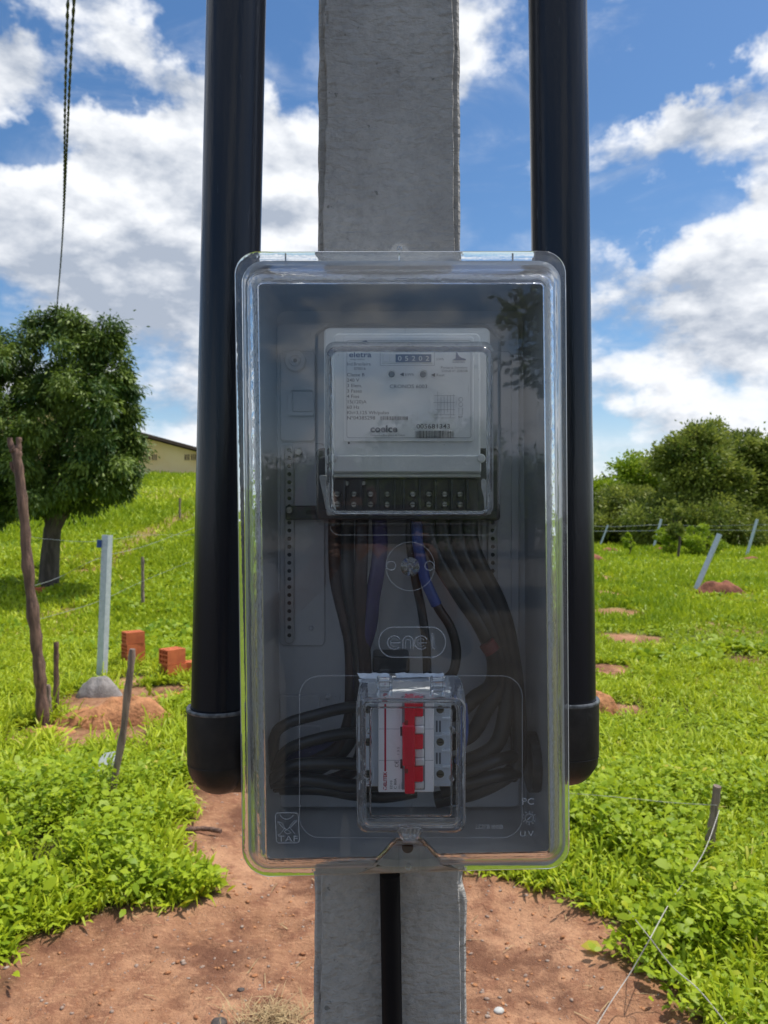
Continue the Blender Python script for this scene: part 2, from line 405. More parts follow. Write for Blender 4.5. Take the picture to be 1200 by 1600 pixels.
# ------------------------------------------------------------------ ground
def hbase(x, y):
    x = np.asarray(x, float); y = np.asarray(y, float)
    hill = 3.4*sst(y, 9, 40)*sst(-x, -7, 8)
    return hill+.5*sst(y, 30, 60)*sst(x, 0, 20)*.2
def G(px, py):
    """point of the ground seen at a pixel of the photograph"""
    Y = 1.0
    while Y < 300:
        x, y, z = P(px, py, Y)
        if z <= float(hbase(x, y)): return Vector((x, Y, float(hbase(x, y))))
        Y *= 1.002
    return Vector((x, Y, 0))
soil_px = [(-300, 1530), (0, 1490), (60, 1462), (150, 1436), (250, 1428), (335, 1404), (345, 1385), (310, 1335), (292, 1290), (296, 1242), (340, 1215), (420, 1190), (520, 1200), (600, 1300),
           (735, 1391), (800, 1386), (880, 1400), (925, 1436), (945, 1480), (1000, 1530), (1065, 1600), (1180, 1750)]
poly = [tuple(G(a, b)[:2]) for a, b in soil_px]+[(1.0, .5), (-.2, .3), (-2.4, .6), (-3.2, 2.2)]
def sdist(x, y):
    """signed distance to the bare soil polygon, >0 inside"""
    x = np.asarray(x, float); y = np.asarray(y, float)
    d = np.full(x.shape, 1e9); ins = np.zeros(x.shape, bool)
    for i in range(len(poly)):
        ax, ay = poly[i-1]; bx, by = poly[i]
        ex, ey = bx-ax, by-ay; t = np.clip(((x-ax)*ex+(y-ay)*ey)/(ex*ex+ey*ey), 0, 1)
        d = np.minimum(d, np.hypot(x-ax-t*ex, y-ay-t*ey))
        c = ((ay > y) != (by > y)) & (x < (bx-ax)*(y-ay)/(by-ay+1e-12)+ax); ins ^= c
    return np.where(ins, d, -d)
bare = []        # (x, y, rx, ry, strength)
def bare_px(px, py, wpx, k=.4, s=1.):
    g = G(px, py); r = wpx/F*g.y; bare.append((g.x, g.y, r, max(r*k, .15), s))
for a in [(85, 1145, 60, .8, .9), (20, 1160, 40, .8, .7), (160, 1110, 90, .8, .9), (250, 1090, 60, .6, .8), (300, 1130, 40, .8, .4), (110, 1180, 35, 1, .5), (960, 1110, 50, .8, 1), (950, 1050, 62, .8, 1),
          (985, 1000, 55, 1, 1), (965, 960, 36, 1.5, .9), (955, 930, 24, 3, .9), (945, 905, 18, 5, .9), (1040, 912, 30, 1, .5), (1125, 925, 55, 1, .9),
          (1140, 985, 80, 1, .5), (1180, 1040, 60, 1, .6), (1085, 1150, 30, .8, .5), (1060, 1260, 45, .6, .5), (1090, 1320, 30, .6, .35), (1010, 1310, 50, 1, .75), (1150, 1240, 50, .8, .7), (150, 890, 30, 2, .6), (180, 870, 30, 2, .6), (120, 935, 30, 2, .6), (90, 960, 40, 1.5, .5),
          (203, 1066, 42, 1, 1), (203, 1082, 35, 1, .9), (272, 1082, 45, 1, .9), (165, 1150, 95, .8, .9), (155, 1095, 60, 1, .9), (210, 850, 25, 3, .6), (240, 830, 22, 4, .6), (270, 815, 20, 5, .6), (800, 1330, 40, .7, .4), (1104, 1395, 45, 1, .9), (30, 1000, 60, .7, .3), (350, 1330, 60, 1.2, .8)]:
    bare_px(*a)
def soilmask(x, y):
    wob = (fbm(x*3.1, y*3.1, 4)-.5)*.42+(fbm(x*14, y*14, 3)-.5)*.12
    m = sst(sdist(x, y)+wob, -.10, .08)
    for bx, by, rx, ry, s in bare:
        q = ((x-bx)/rx)**2+((y-by)/ry)**2
        m = np.maximum(m, s*sst(1.25-q+(fbm(x*4+3, y*4, 4)-.5)*1.6, 0, .8))
    return m
def height(x, y):
    b = hbase(x, y); s = soilmask(x, y)
    near = sst(60-np.abs(y), 0, 30)
    h = b+(fbm(x*.35, y*.35, 3)-.5)*.16*near*sst(np.hypot(x, y-1), 2.5, 9)
    h += (fbm(x*2.3, y*2.3, 4)-.5)*.06*near
    h += s*((fbm(x*9, y*9, 5)-.5)*.035+(fbm(x*26, y*26, 3)-.5)*.016)-s*.03*sst(sdist(x, y), 0, .3)
    return h
def axis(a, b, fine0, fine1, step, grow=1.06):
    v = list(np.arange(fine0, fine1, step)); s = step; q = fine1
    while q < b: v.append(q); s *= grow; q += s
    s = step; q = fine0-step
    while q > a: v.insert(0, q); s *= grow; q -= s
    return np.array(v)
xs = axis(-900, 900, -3.2, 3.2, .02, 1.05); ys = axis(-60, 1500, 2.2, 6.0, .02, 1.045)
Xg, Yg = np.meshgrid(xs, ys); Zg = height(Xg, Yg); Sg = soilmask(Xg, Yg)
def fast(name, V, tri, m, tint=None, attr='tint', smooth=False, origin=(0, 0, 0)):
    me = bpy.data.meshes.new(name); V = np.asarray(V, np.float32)-np.array(origin, np.float32)
    me.vertices.add(len(V)); me.vertices.foreach_set('co', V.ravel())
    tri = np.asarray(tri, np.int32); k = tri.shape[1]
    me.loops.add(tri.size); me.loops.foreach_set('vertex_index', tri.ravel())
    me.polygons.add(len(tri)); me.polygons.foreach_set('loop_start', np.arange(0, tri.size, k, dtype=np.int32))
    if smooth: me.polygons.foreach_set('use_smooth', np.ones(len(tri), bool))
    me.update(calc_edges=True)
    if tint is not None:
        a = me.attributes.new(attr, 'FLOAT', 'POINT'); a.data.foreach_set('value', np.asarray(tint, np.float32))
    me.materials.append(m)
    o = bpy.data.objects.new(name, me); col.objects.link(o); o.location = origin
    return o
def ground_mat():
    m = bpy.data.materials.new('earth_and_turf'); m.use_nodes = True; t = NT(m.node_tree)
    b = t.n('ShaderNodeBsdfPrincipled'); tc = t.n('ShaderNodeTexCoord').outputs['Object']
    s = t.n('ShaderNodeAttribute', attribute_name='soil').outputs['Fac']
    n1 = t.noise(tc, 1.3, 7, .6); n2 = t.noise(tc, 11, 7, .65); n3 = t.noise(tc, 90, 4, .7)
    soil = t.mix(t.ss(n1, .34, .62), (.60, .33, .19), (.37, .185, .10))
    soil = t.mix(t.ss(n2, .42, .66, 0, .7), soil, (.26, .11, .065))
    soil = t.mix(t.ss(t.noise(t.v('MULTIPLY', tc, (1, 2.4, 1)), 34, 6, .7), .50, .66, 0, .6), soil, (.66, .36, .20))
    soil = t.mix(t.ss(t.noise(tc, 2.0, 6, .7), .47, .62, 0, .85), soil, (.17, .075, .045))
    soil = t.mix(t.ss(n3, .60, .72, 0, .5), soil, (.62, .38, .24))
    g = t.mix(t.ss(t.noise(tc, .5, 6), .35, .65), (.13, .22, .018), (.20, .27, .03))
    g = t.mix(t.ss(t.noise(tc, 7, 6, .7), .45, .72, 0, .65), g, (.07, .10, .02))
    g = t.mix(t.ss(t.noise(tc, .22, 4), .55, .70, 0, .5), g, (.24, .21, .08))
    cpos = t.n('ShaderNodeSeparateXYZ'); t.set(cpos.inputs[0], tc)
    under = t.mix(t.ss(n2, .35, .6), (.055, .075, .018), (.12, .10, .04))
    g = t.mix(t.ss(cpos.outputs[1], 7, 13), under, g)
    g = t.mix(t.ss(cpos.outputs[1], .4, -.8), g, t.mix(t.ss(n1, .35, .65), (.17, .15, .125), (.12, .105, .088)))   # out-of-view ground behind the viewer, given an invented neutral tone for bounce and reflections
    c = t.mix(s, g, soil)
    t.set(b.inputs['Base Color'], c); b.inputs['Roughness'].default_value = .95; b.inputs['Specular IOR Level'].default_value = .15
    bn = t.n('ShaderNodeBump'); bn.inputs['Strength'].default_value = .8; bn.inputs['Distance'].default_value = .05
    t.set(bn.inputs['Height'], t.m('ADD', n2, t.m('MULTIPLY', n3, .4))); t.set(b.inputs['Normal'], bn.outputs[0])
    o = t.n('ShaderNodeOutputMaterial'); t.set(o.inputs[0], b.outputs[0]); return m
nx = len(xs); ny = len(ys)
ii = (np.arange(ny-1)[:, None]*nx+np.arange(nx-1)[None, :]).ravel()
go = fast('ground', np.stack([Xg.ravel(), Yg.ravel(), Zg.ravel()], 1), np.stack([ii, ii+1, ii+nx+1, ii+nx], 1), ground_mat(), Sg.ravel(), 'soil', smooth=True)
tag(go, kind='structure')
def GZ(px, py):
    g = G(px, py); g.z = float(height(np.array([g.x]), np.array([g.y]))[0]); return g

# ------------------------------------------------------------------ vegetation (numpy leaves)
def leafmesh(B, D, L, W, droop, fold=.25, up=None):
    """six-vertex leaves. B base, D unit direction, L length, W half width"""
    N = len(B); Z = np.array([0, 0, 1.])
    side = np.cross(D, Z); ln = np.linalg.norm(side, axis=1, keepdims=True); side = np.where(ln > 1e-3, side/np.maximum(ln, 1e-3), np.array([1., 0, 0]))
    ang = rng.uniform(-.9, .9, (N, 1)); nrm = np.cross(side, D)
    side = side*np.cos(ang)+nrm*np.sin(ang)
    L = L[:, None]; W = W[:, None]; dr = droop[:, None]
    p1 = B+D*L*.35; p2 = B+D*L*.72-Z*L*dr*.3; p3 = B+D*L-Z*L*dr
    V = np.stack([B, p1-side*W, p1+side*W, p2-side*W*.8, p2+side*W*.8, p3], 1).reshape(-1, 3)
    k = (np.arange(N)*6)[:, None]
    Tt = np.concatenate([k+np.array([[0, 2, 1]]), k+np.array([[1, 2, 4]]), k+np.array([[1, 4, 3]]), k+np.array([[3, 4, 5]])])
    return V, Tt
def diamonds(B, D, L, W):
    N = len(B); side = unit(np.cross(D, rng.normal(0, 1, (N, 3))))*W[:, None]; mid = B+D*L[:, None]*.5
    V = np.stack([B, mid-side, mid+side, B+D*L[:, None]], 1).reshape(-1, 3); k = (np.arange(N)*4)[:, None]
    return V, np.concatenate([k+np.array([[0, 2, 1]]), k+np.array([[1, 2, 3]])])
def blademesh(B, D, L, W):
    N = len(B); a = rng.uniform(0, np.pi, N); side = np.stack([np.cos(a), np.sin(a), np.zeros(N)], 1)*W[:, None]
    mid = B+D*L[:, None]*.55; tip = B+D*L[:, None]; tip[:, 2] -= L*.25*rng.random(N)
    V = np.stack([B-side, B+side, mid+side*.7, mid-side*.7, tip], 1).reshape(-1, 3)
    k = (np.arange(N)*5)[:, None]
    return V, np.concatenate([k+np.array([[0, 1, 2]]), k+np.array([[0, 2, 3]]), k+np.array([[3, 2, 4]])])
def wedge(n, y0, y1, p, spread=.58):
    """random ground positions in the field in front of the camera, density falling with distance"""
    u = rng.random(n); e = 2-p
    y = (y0**e+u*(y1**e-y0**e))**(1/e)
    return rng.uniform(-1, 1, n)*spread*y, y
def unit(v): return v/np.linalg.norm(v, axis=-1, keepdims=True)

# shaded hollows aside, leaves are only green; the soil shows where nothing grows
weed_m = leaf_mat('weed_leaf', (.15, .28, .012), (.52, .63, .03), (.60, .52, .07), .40)
grass_m = leaf_mat('grass_blade', (.24, .36, .012), (.60, .67, .035), (.60, .50, .15), .35)
crown_m = leaf_mat('dark_tree_leaf', (.045, .10, .02), (.25, .33, .055), None, .25)
crown2_m = leaf_mat('olive_tree_leaf', (.08, .125, .018), (.42, .46, .08), None, .35)
crown3_m = leaf_mat('light_shrub_leaf', (.16, .26, .012), (.42, .52, .04), None, .4)

# broad-leaved weeds, near
x, y = wedge(60000, 2.3, 10.5, 1.55)
den = 1-soilmask(x, y); patch = fbm(x*1.6+9, y*1.6, 3)
keep = (den > .15+.8*rng.random(len(x))) & (rng.random(len(x)) < (.22+1.0*sst(patch, .38, .62))*(1-.45*sst(y, 5, 8))); x, y, patch = x[keep], y[keep], patch[keep]
nl = 8; N = len(x); sz = (.55+.9*rng.random(N))*np.where(patch > .5, 1.15, .85)
xl, yl, sl = np.repeat(x, nl), np.repeat(y, nl), np.repeat(sz, nl); zl = height(xl, yl)
a = rng.uniform(0, 2*np.pi, N*nl); hgt = rng.random(N*nl)*(.12-.08*sst(yl, 4.0, 5.2))*sl*(1+.45*(xl < -.3)*sst(fbm(xl*3, yl*3, 2), .45, .6))
edge = np.repeat(sst(-sdist(x, y), -.05, .5), nl); hgt *= .35+.65*edge
r0 = rng.random(N*nl)*.04*sl
B = np.stack([xl+np.cos(a)*r0, yl+np.sin(a)*r0, zl+hgt+.01], 1)
elv = rng.uniform(-.1, 1.0, N*nl)
D = np.stack([np.cos(a)*np.cos(elv), np.sin(a)*np.cos(elv), np.sin(elv)], 1)
big = rng.random(N*nl) < .05
L = (.017+.022*rng.random(N*nl))*sl*np.where(big, 1.6, 1); W = L*np.repeat(rng.uniform(.13, .33, N), nl)
V, Tt = leafmesh(B, D, L, W, rng.uniform(0, .5, N*nl))
tn = np.clip(np.repeat(.25+.5*patch+rng.normal(0, .12, N), nl)+rng.normal(0, .13, N*nl), 0, 1); tn = np.where((tn > .86) & (rng.random(len(tn)) < .6), .84, tn)
tag(fast('leafy_weeds', V, Tt, weed_m, np.repeat(tn, 6)), 'bright green broad leaved weeds around the bare red soil', 'weeds', kind='stuff')
# long grass blades in tufts, near
x, y = wedge(7500, 2.3, 9, 1.5)
keep = (soilmask(x, y) < .5) & (fbm(x*1.1, y*1.1+4, 3) > .36); x, y = x[keep], y[keep]
nb = 14; N = len(x); ox = np.repeat(x, nb)+rng.normal(0, .025, N*nb); oy = np.repeat(y, nb)+rng.normal(0, .025, N*nb)
a = rng.uniform(0, 2*np.pi, N*nb); elv = rng.uniform(.35, 1.35, N*nb)
D = np.stack([np.cos(a)*np.cos(elv), np.sin(a)*np.cos(elv), np.sin(elv)], 1)
sl = np.repeat(.5+.8*rng.random(N), nb); L = (.09+.12*rng.random(N*nb))*sl
e2 = np.repeat(sst(-sdist(x, y), -.1, .4), nb); L *= .6+.4*e2
V, Tt = leafmesh(np.stack([ox, oy, height(ox, oy)], 1), D, L*(1+.2*(ox < 0)), (.0042+.004*rng.random(N*nb)), rng.uniform(.1, .6, N*nb))
tn = np.clip(np.repeat(rng.uniform(.2, .8, N), nb)+rng.normal(0, .1, N*nb), 0, 1)
tag(fast('grass_tufts', V, Tt, grass_m, np.repeat(tn, 6)), 'long bladed grass tufts among the weeds near the pole', 'grass', kind='stuff')
# meadow, mid to far
x, y = wedge(230000, 6.5, 55, 1.75, .62)
s_ = soilmask(x, y); ptc = fbm(x*.55, y*.55, 4)
keep = (rng.random(len(x)) > s_*1.15) & (rng.random(len(x)) < .30+1.1*sst(ptc, .36, .58)); x, y, ptc = x[keep], y[keep], ptc[keep]; N = len(x)
a = rng.uniform(0, 2*np.pi, N); elv = rng.uniform(.5, 1.5, N)
D = np.stack([np.cos(a)*np.cos(elv), np.sin(a)*np.cos(elv), np.sin(elv)], 1)
L = (.07+.09*rng.random(N))*(.6+ptc)*(1+.02*y)*(.55+.45*sst(y, 9, 18)); W = .006+.0011*y
tn = np.clip(.1+1.3*(fbm(x*.3+3, y*.3, 4)-.25)+rng.normal(0, .16, N)-.35*sst(ptc, .55, .7)*sst(fbm(x*2+7, y*2, 2), .4, .6), 0, 1)
V, Tt = blademesh(np.stack([x, y, height(x, y)], 1), D, L, W)
tag(fast('meadow_grass', V, Tt, grass_m, np.repeat(tn, 5)), 'short yellow green grass covering the field and hillside', 'grass', kind='stuff')
# weeds in the field behind the first band: low leafy clumps
x, y = wedge(9000, 8, 26, 1.6, .6)
keep = (soilmask(x, y) < .3) & (fbm(x*.5+20, y*.5, 3) > .47); x, y = x[keep], y[keep]; N = len(x); nl = 8
xl, yl = np.repeat(x, nl)+rng.normal(0, .08, N*nl), np.repeat(y, nl)+rng.normal(0, .08, N*nl)
a = rng.uniform(0, 2*np.pi, N*nl); elv = rng.uniform(0, 1.2, N*nl)
D = np.stack([np.cos(a)*np.cos(elv), np.sin(a)*np.cos(elv), np.sin(elv)], 1)
L = (.07+.06*rng.random(N*nl)); V, Tt = leafmesh(np.stack([xl, yl, height(xl, yl)+rng.random(N*nl)*.07], 1), D, L, L*.3, rng.uniform(0, .5, N*nl))
tn = np.clip(np.repeat(rng.uniform(.1, .75, N), nl)+rng.normal(0, .1, N*nl), 0, 1)
tag(fast('field_weeds', V, Tt, weed_m, np.repeat(tn, 6)), 'low clumps of weeds scattered through the field grass', 'weeds', kind='stuff')

# pebbles and straw on the soil
def pebbles(n, name, m, smin, smax, label):
    x, y = wedge(n, 2.2, 5.2, 1.4, .56); k = soilmask(x, y) > .6; x, y = x[k], y[k]; N = len(x)
    oc = np.array([[1, 0, 0], [-1, 0, 0], [0, 1, 0], [0, -1, 0], [0, 0, 1], [0, 0, -1], [.6, .6, .5], [-.6, .6, .4], [.6, -.6, .45], [-.6, -.6, .5]], float)
    bm = bmesh.new(); [bm.verts.new(v) for v in oc]; bmesh.ops.convex_hull(bm, input=bm.verts); bm.verts.ensure_lookup_table(); bm.verts.index_update()
    bmesh.ops.triangulate(bm, faces=bm.faces); tri = np.array([[v.index for v in f.verts] for f in bm.faces]); vs = np.array([v.co[:] for v in bm.verts]); bm.free()
    s = (smin+(smax-smin)*rng.random(N)**4)[:, None, None]; th = rng.uniform(0, 6.28, N)
    v = vs[None]*s*np.array([1, .7, .5])*(1+rng.normal(0, .12, (N, len(vs), 1)))
    v = np.stack([v[..., 0]*np.cos(th)[:, None]-v[..., 1]*np.sin(th)[:, None], v[..., 0]*np.sin(th)[:, None]+v[..., 1]*np.cos(th)[:, None], v[..., 2]], -1)
    v += np.stack([x, y, height(x, y)], 1)[:, None]
    Tt = (tri[None]+(np.arange(N)*len(vs))[:, None, None]).reshape(-1, 3)
    tag(fast(name, v.reshape(-1, 3), Tt, m), label, 'pebbles', kind='stuff')
pebbles(5200, 'soil_pebbles', stone_m, .0018, .012, 'small pale pebbles strewn over the bare red soil')
pebbles(2200, 'soil_clods', mound_m, .003, .014, 'dark red clods of earth scattered on the bare soil')
x, y = wedge(260, 2.3, 4.6, 1.4, .55); k = soilmask(x, y) > .4; x, y = x[k], y[k]; N = len(x); a = rng.uniform(0, 6.28, N)
D = unit(np.stack([np.cos(a), np.sin(a), rng.uniform(0, .12, N)], 1)); L = rng.uniform(.03, .13, N)
straw_m = mat('dry_straw', (.46, .34, .17), (.34, .22, .11), 30, rough=.8)
V, Tt = blademesh(np.stack([x, y, height(x, y)+.006], 1), D, L, np.full(N, .002)); tag(fast('dry_straw', V, Tt, straw_m), 'dry straw bits lying on the bare red soil', 'straw', kind='stuff')
g0 = GZ(425, 1590)
a = rng.uniform(0, 6.28, 500); rad = rng.normal(0, .085, 500)
B = np.stack([g0.x+rad*np.cos(a), g0.y+rad*np.sin(a)*.6, g0.z+rng.random(500)*.03], 1)
a = rng.uniform(0, 6.28, 500); D = unit(np.stack([np.cos(a), np.sin(a), rng.uniform(0, .7, 500)], 1))
V, Tt = blademesh(B, D, rng.uniform(.03, .11, 500), np.full(500, .0017)); tag(fast('dry_grass_clump', V, Tt, straw_m), 'clump of dry grass on the soil at the left foot of the pole', 'dry grass', kind='stuff')

# ------------------------------------------------------------------ trees
def tree(name, label, base, lobes, trunk, limbs, nclump, nleaf, leaf, m, clump_r, tr=.2, group=None, dr=.35, shell=.55, far=False):
    """lobes: (cx, cy, cz, rx, ry, rz) world; trunk: points; limbs: list of point lists"""
    root = thing(name, base, label, 'tree', group)
    if trunk:
        sp_ = spline(trunk, 5); n = len(sp_); mk('trunk', tube(sp_, [tr*(1.25-.55*i/n) for i in range(n)], 12), bark_m, root, True)
        for l in limbs:
            s2 = spline(l, 4); n = len(s2); mk('limb', tube(s2, [tr*.5*(1-.75*i/n) for i in range(n)], 8), bark_m, root, True)
    lb = np.array(lobes, float); ar = (lb[:, 3]*lb[:, 5]); pick = rng.choice(len(lb), nclump, p=ar/ar.sum())
    d = unit(rng.normal(0, 1, (nclump, 3))); rf = shell+(1.02-shell)*rng.random(nclump)**.6
    c = lb[pick, :3]+d*lb[pick, 3:]*rf[:, None]
    cs = clump_r*rng.uniform(.6, 1.3, nclump); ct = np.clip(rng.normal(.42, .26, nclump), 0, 1)
    k = nleaf; N = nclump*k
    off = rng.normal(0, .5, (N, 3))*np.repeat(cs, k)[:, None]*np.array([1, 1, .75])
    B = np.repeat(c, k, 0)+off
    out = unit(off+1e-4)*.8+np.repeat(d, k, 0)*.4+np.array([0, 0, -dr])+rng.normal(0, .4, (N, 3)); D = unit(out)
    L = leaf*rng.uniform(.6, 1.3, N)
    V, Tt = diamonds(B, D, L, L*.26) if far else leafmesh(B, D, L, L*.17, rng.uniform(0, .4, N))
    tn = np.clip(np.repeat(ct, k)+rng.normal(0, .12, N), 0, 1)
    o = fast('crown', V, Tt, m, np.repeat(tn, 4 if far else 6), origin=tuple(base)); o.parent = root; o.location = (0, 0, 0)
    return root
def lobe_px(px, py, rx, ry, Y, ky=.8):
    c = P(px, py, Y); k = Y/F; return (*c, rx*k, rx*k*ky, ry*k)
tb = GZ(76, 918); Yt = tb.y
LB = [lobe_px(100, 640, 95, 100, Yt), lobe_px(40, 640, 90, 95, Yt+.4), lobe_px(95, 560, 62, 55, Yt), lobe_px(150, 640, 55, 85, Yt-.2), lobe_px(172, 700, 38, 60, Yt), lobe_px(20, 730, 70, 80, Yt),
      lobe_px(100, 740, 70, 60, Yt+.3), lobe_px(10, 590, 45, 60, Yt), lobe_px(172, 525, 20, 18, Yt), lobe_px(186, 570, 18, 24, Yt), lobe_px(150, 590, 38, 40, Yt), lobe_px(60, 780, 60, 30, Yt+.3), lobe_px(-60, 680, 80, 130, Yt+.5),
      lobe_px(190, 612, 20, 12, Yt), lobe_px(60, 545, 30, 30, Yt), lobe_px(130, 530, 25, 22, Yt), lobe_px(8, 540, 16, 22, Yt)]
r7 = random.Random(4)
LB = [(l[0], l[1], l[2], l[3]*.80, l[4]*.85, l[5]*.80) for l in LB[:8]]
for (px_, py_, r_) in ((172, 512, 15), (163, 538, 17), (190, 538, 14), (188, 566, 15), (176, 590, 16), (203, 600, 13), (190, 612, 15), (66, 512, 19), (92, 503, 17), (121, 512, 18), (44, 528, 18), (20, 540, 16), (3, 532, 15), (140, 552, 20),
        (150, 605, 26), (200, 655, 17), (186, 640, 20), (208, 690, 15), (196, 706, 22), (203, 738, 15), (186, 762, 19), (160, 765, 18), (138, 778, 16), (150, 735, 26), (118, 785, 15), (92, 790, 14), (55, 788, 16), (30, 780, 18), (5, 800, 20), (-20, 560, 30), (-40, 620, 40), (-50, 740, 45)):
    LB += [lobe_px(px_, py_, r_*1.0, r_*.95, Yt+r7.uniform(-.8, .2))]*3
for q in range(26): LB.append(lobe_px(r7.uniform(-10, 180), r7.uniform(540, 780), r7.uniform(20, 32), r7.uniform(14, 24), Yt-1.15+r7.uniform(-.3, .2)))
tree('leafy_tree', 'big dark green round tree with thick trunk before the cream building', tb, LB,
     [tb+Vector((0, 0, -.1)), tb+Vector((.02, 0, .5)), Vector(P(82, 830, Yt)), Vector(P(90, 760, Yt)), Vector(P(95, 650, Yt))],
     [[P(84, 840, Yt), P(98, 812, Yt), P(125, 760, Yt), P(150, 680, Yt)], [P(82, 830, Yt), P(60, 780, Yt), P(30, 700, Yt)], [P(92, 740, Yt), P(130, 640, Yt), P(168, 560, Yt)]],
     900, 125, .085, crown_m, .17, tr=.15, dr=.5, shell=.7)
# stump-like second trunk in the tree's shade
sb = GZ(58, 900); mk('shaded_stump', tube([sb+Vector((0, .5, -.1)), sb+Vector((0, .5, .5)), sb+Vector((.03, .5, .95))], [.15, .13, .12], 10), bark_m, None, True)
tag(col.objects['shaded_stump'], 'dark stump standing in the shade behind the big tree trunk', 'tree stump')

def far_tree(name, label, px, pytop, pybase, wpx, Y, m, leaf, ncl, seed=0, open_=False, group='trees along the far edge of the field', nl=60, lobes=7):
    r_ = np.random.default_rng(seed); gx = (px-600)/F*Y; base = Vector((gx, Y, float(hbase(gx, Y))))
    H = pybase-pytop; LBs = []
    for i in range(lobes):
        a = r_.uniform(-1, 1); hgt = r_.uniform(.30, .86)
        LBs.append(lobe_px(px+a*wpx*.36, pybase-H*hgt, wpx*r_.uniform(.2, .34), H*r_.uniform(.13, .24), Y+r_.uniform(-1, 1)))
    LBs.append(lobe_px(px, pybase-H*.78, wpx*.22, H*.2, Y))
    if not open_: LBs += [lobe_px(px-wpx*.2, pybase-H*.25, wpx*.32, H*.24, Y), lobe_px(px+wpx*.2, pybase-H*.25, wpx*.32, H*.24, Y)]
    tp = [base+Vector((0, 0, -.1)), Vector(P(px+4, pybase-H*.35, Y)), Vector(P(px-3, pybase-H*.7, Y))]
    lim = [[Vector(P(px+2, pybase-H*.4, Y)), Vector(P(px+s*wpx*.15, pybase-H*.6, Y)), Vector(P(px+s*wpx*.28, pybase-H*.8, Y))] for s in (-1, 1)]
    return tree(name, label, base, LBs, tp, lim, ncl, int(nl*2), leaf*.66, m, (wpx/F*Y)*.085, far=True, tr=.14*Y/35*min(1, wpx/90), group=group, dr=.1, shell=.45 if not open_ else .2)
FG = 'trees along the far edge of the field'
far_tree('broad_tree', 'widest dark olive tree in the middle of the far tree line', 1085, 682, 864, 200, 36, crown2_m, .28, 620, 1, nl=90)
far_tree('broad_tree', 'dark olive tree at the right edge of the photo under the tall open tree', 1195, 690, 864, 170, 37, crown2_m, .30, 450, 2, nl=70)
far_tree('tall_tree', 'tallest tree with open yellow green crown at the far right', 1165, 662, 855, 150, 42, crown2_m, .30, 280, 3, open_=True, nl=55)
far_tree('tall_tree', 'tree with round top just past the right edge of the field', 1255, 670, 858, 130, 41, crown2_m, .30, 200, 4, nl=55)
far_tree('light_tree', 'pale green tree left of the wide olive tree beside the right conduit', 982, 708, 852, 150, 44, crown3_m, .32, 340, 5, nl=60)
far_tree('light_tree', 'low yellow green tree partly hidden behind the right conduit', 925, 742, 850, 150, 43, crown3_m, .30, 300, 6, nl=60)
far_tree('bush', 'bushy mid green shrub at the foot of the pale green tree', 972, 765, 856, 140, 39, crown2_m, .26, 300, 7, nl=55)
far_tree('bush', 'dark bush filling the gap below the far tall tree', 1110, 768, 868, 210, 34.5, crown2_m, .24, 420, 17, nl=60)
far_tree('sapling', 'thin young tree standing before the dark tree line', 1058, 780, 868, 34, 25, crown2_m, .14, 36, 8, open_=True, nl=40)
far_tree('light_shrub', 'small yellow shrub left of the thin young tree', 1042, 826, 868, 34, 28, crown3_m, .14, 60, 9, nl=40)
far_tree('light_shrub', 'yellow green shrub between the young tree and the big leaning post', 1098, 822, 870, 54, 28, crown3_m, .15, 90, 10, nl=40)
far_tree('light_shrub', 'tiny yellow shrub near the two posts beside the right conduit', 982, 832, 860, 14, 27, crown3_m, .12, 20, 11, nl=30)
# distant treeline on the left edge under the big tree and behind the photographer (seen mirrored in the clear cover)
far_tree('broad_tree', 'dark tree low on the far left behind the big tree', 15, 740, 830, 130, 30, crown_m, .26, 160, 12, nl=50)
def back_tree(x, y, H, wd, seed, m, label):
    r_ = np.random.default_rng(seed); LBs = [(x+r_.uniform(-.3, .3)*wd, y+r_.uniform(-.3, .3)*wd, H*r_.uniform(.4, .8), wd*.3, wd*.3, H*.2) for _ in range(7)]+[(x, y, H*.75, wd*.25, wd*.25, H*.24)]
    b = Vector((x, y, 0)); tree('garden_tree', label, b, LBs, [b, b+Vector((0, 0, H*.4)), b+Vector((.1, 0, H*.7))], [[b+Vector((0, 0, H*.4)), b+Vector((wd*.3, 0, H*.7))]], 420, 70, .15, m, wd*.10, far=True, tr=.2, group='trees behind the photographer, seen reflected', dr=.2)
back_tree(4.6, -12, 6.0, 4.6, 21, crown_m, 'tall tree reflected at the right side of the clear cover')
back_tree(1.2, -22, 4.2, 6, 22, crown_m, 'low tree reflected in the middle of the meter window')
back_tree(-7.5, -24, 4.4, 7, 23, crown_m, 'wide tree reflected at the left of the clear cover')
back_tree(-1.5, -27, 3.4, 8, 25, crown_m, 'low hedge tree reflected left of the meter window')
back_tree(5.5, -28, 3.6, 8, 26, crown_m, 'low hedge tree reflected right of the meter window')
back_tree(10, -20, 7, 7, 24, crown_m, 'large tree behind the tall reflected one')

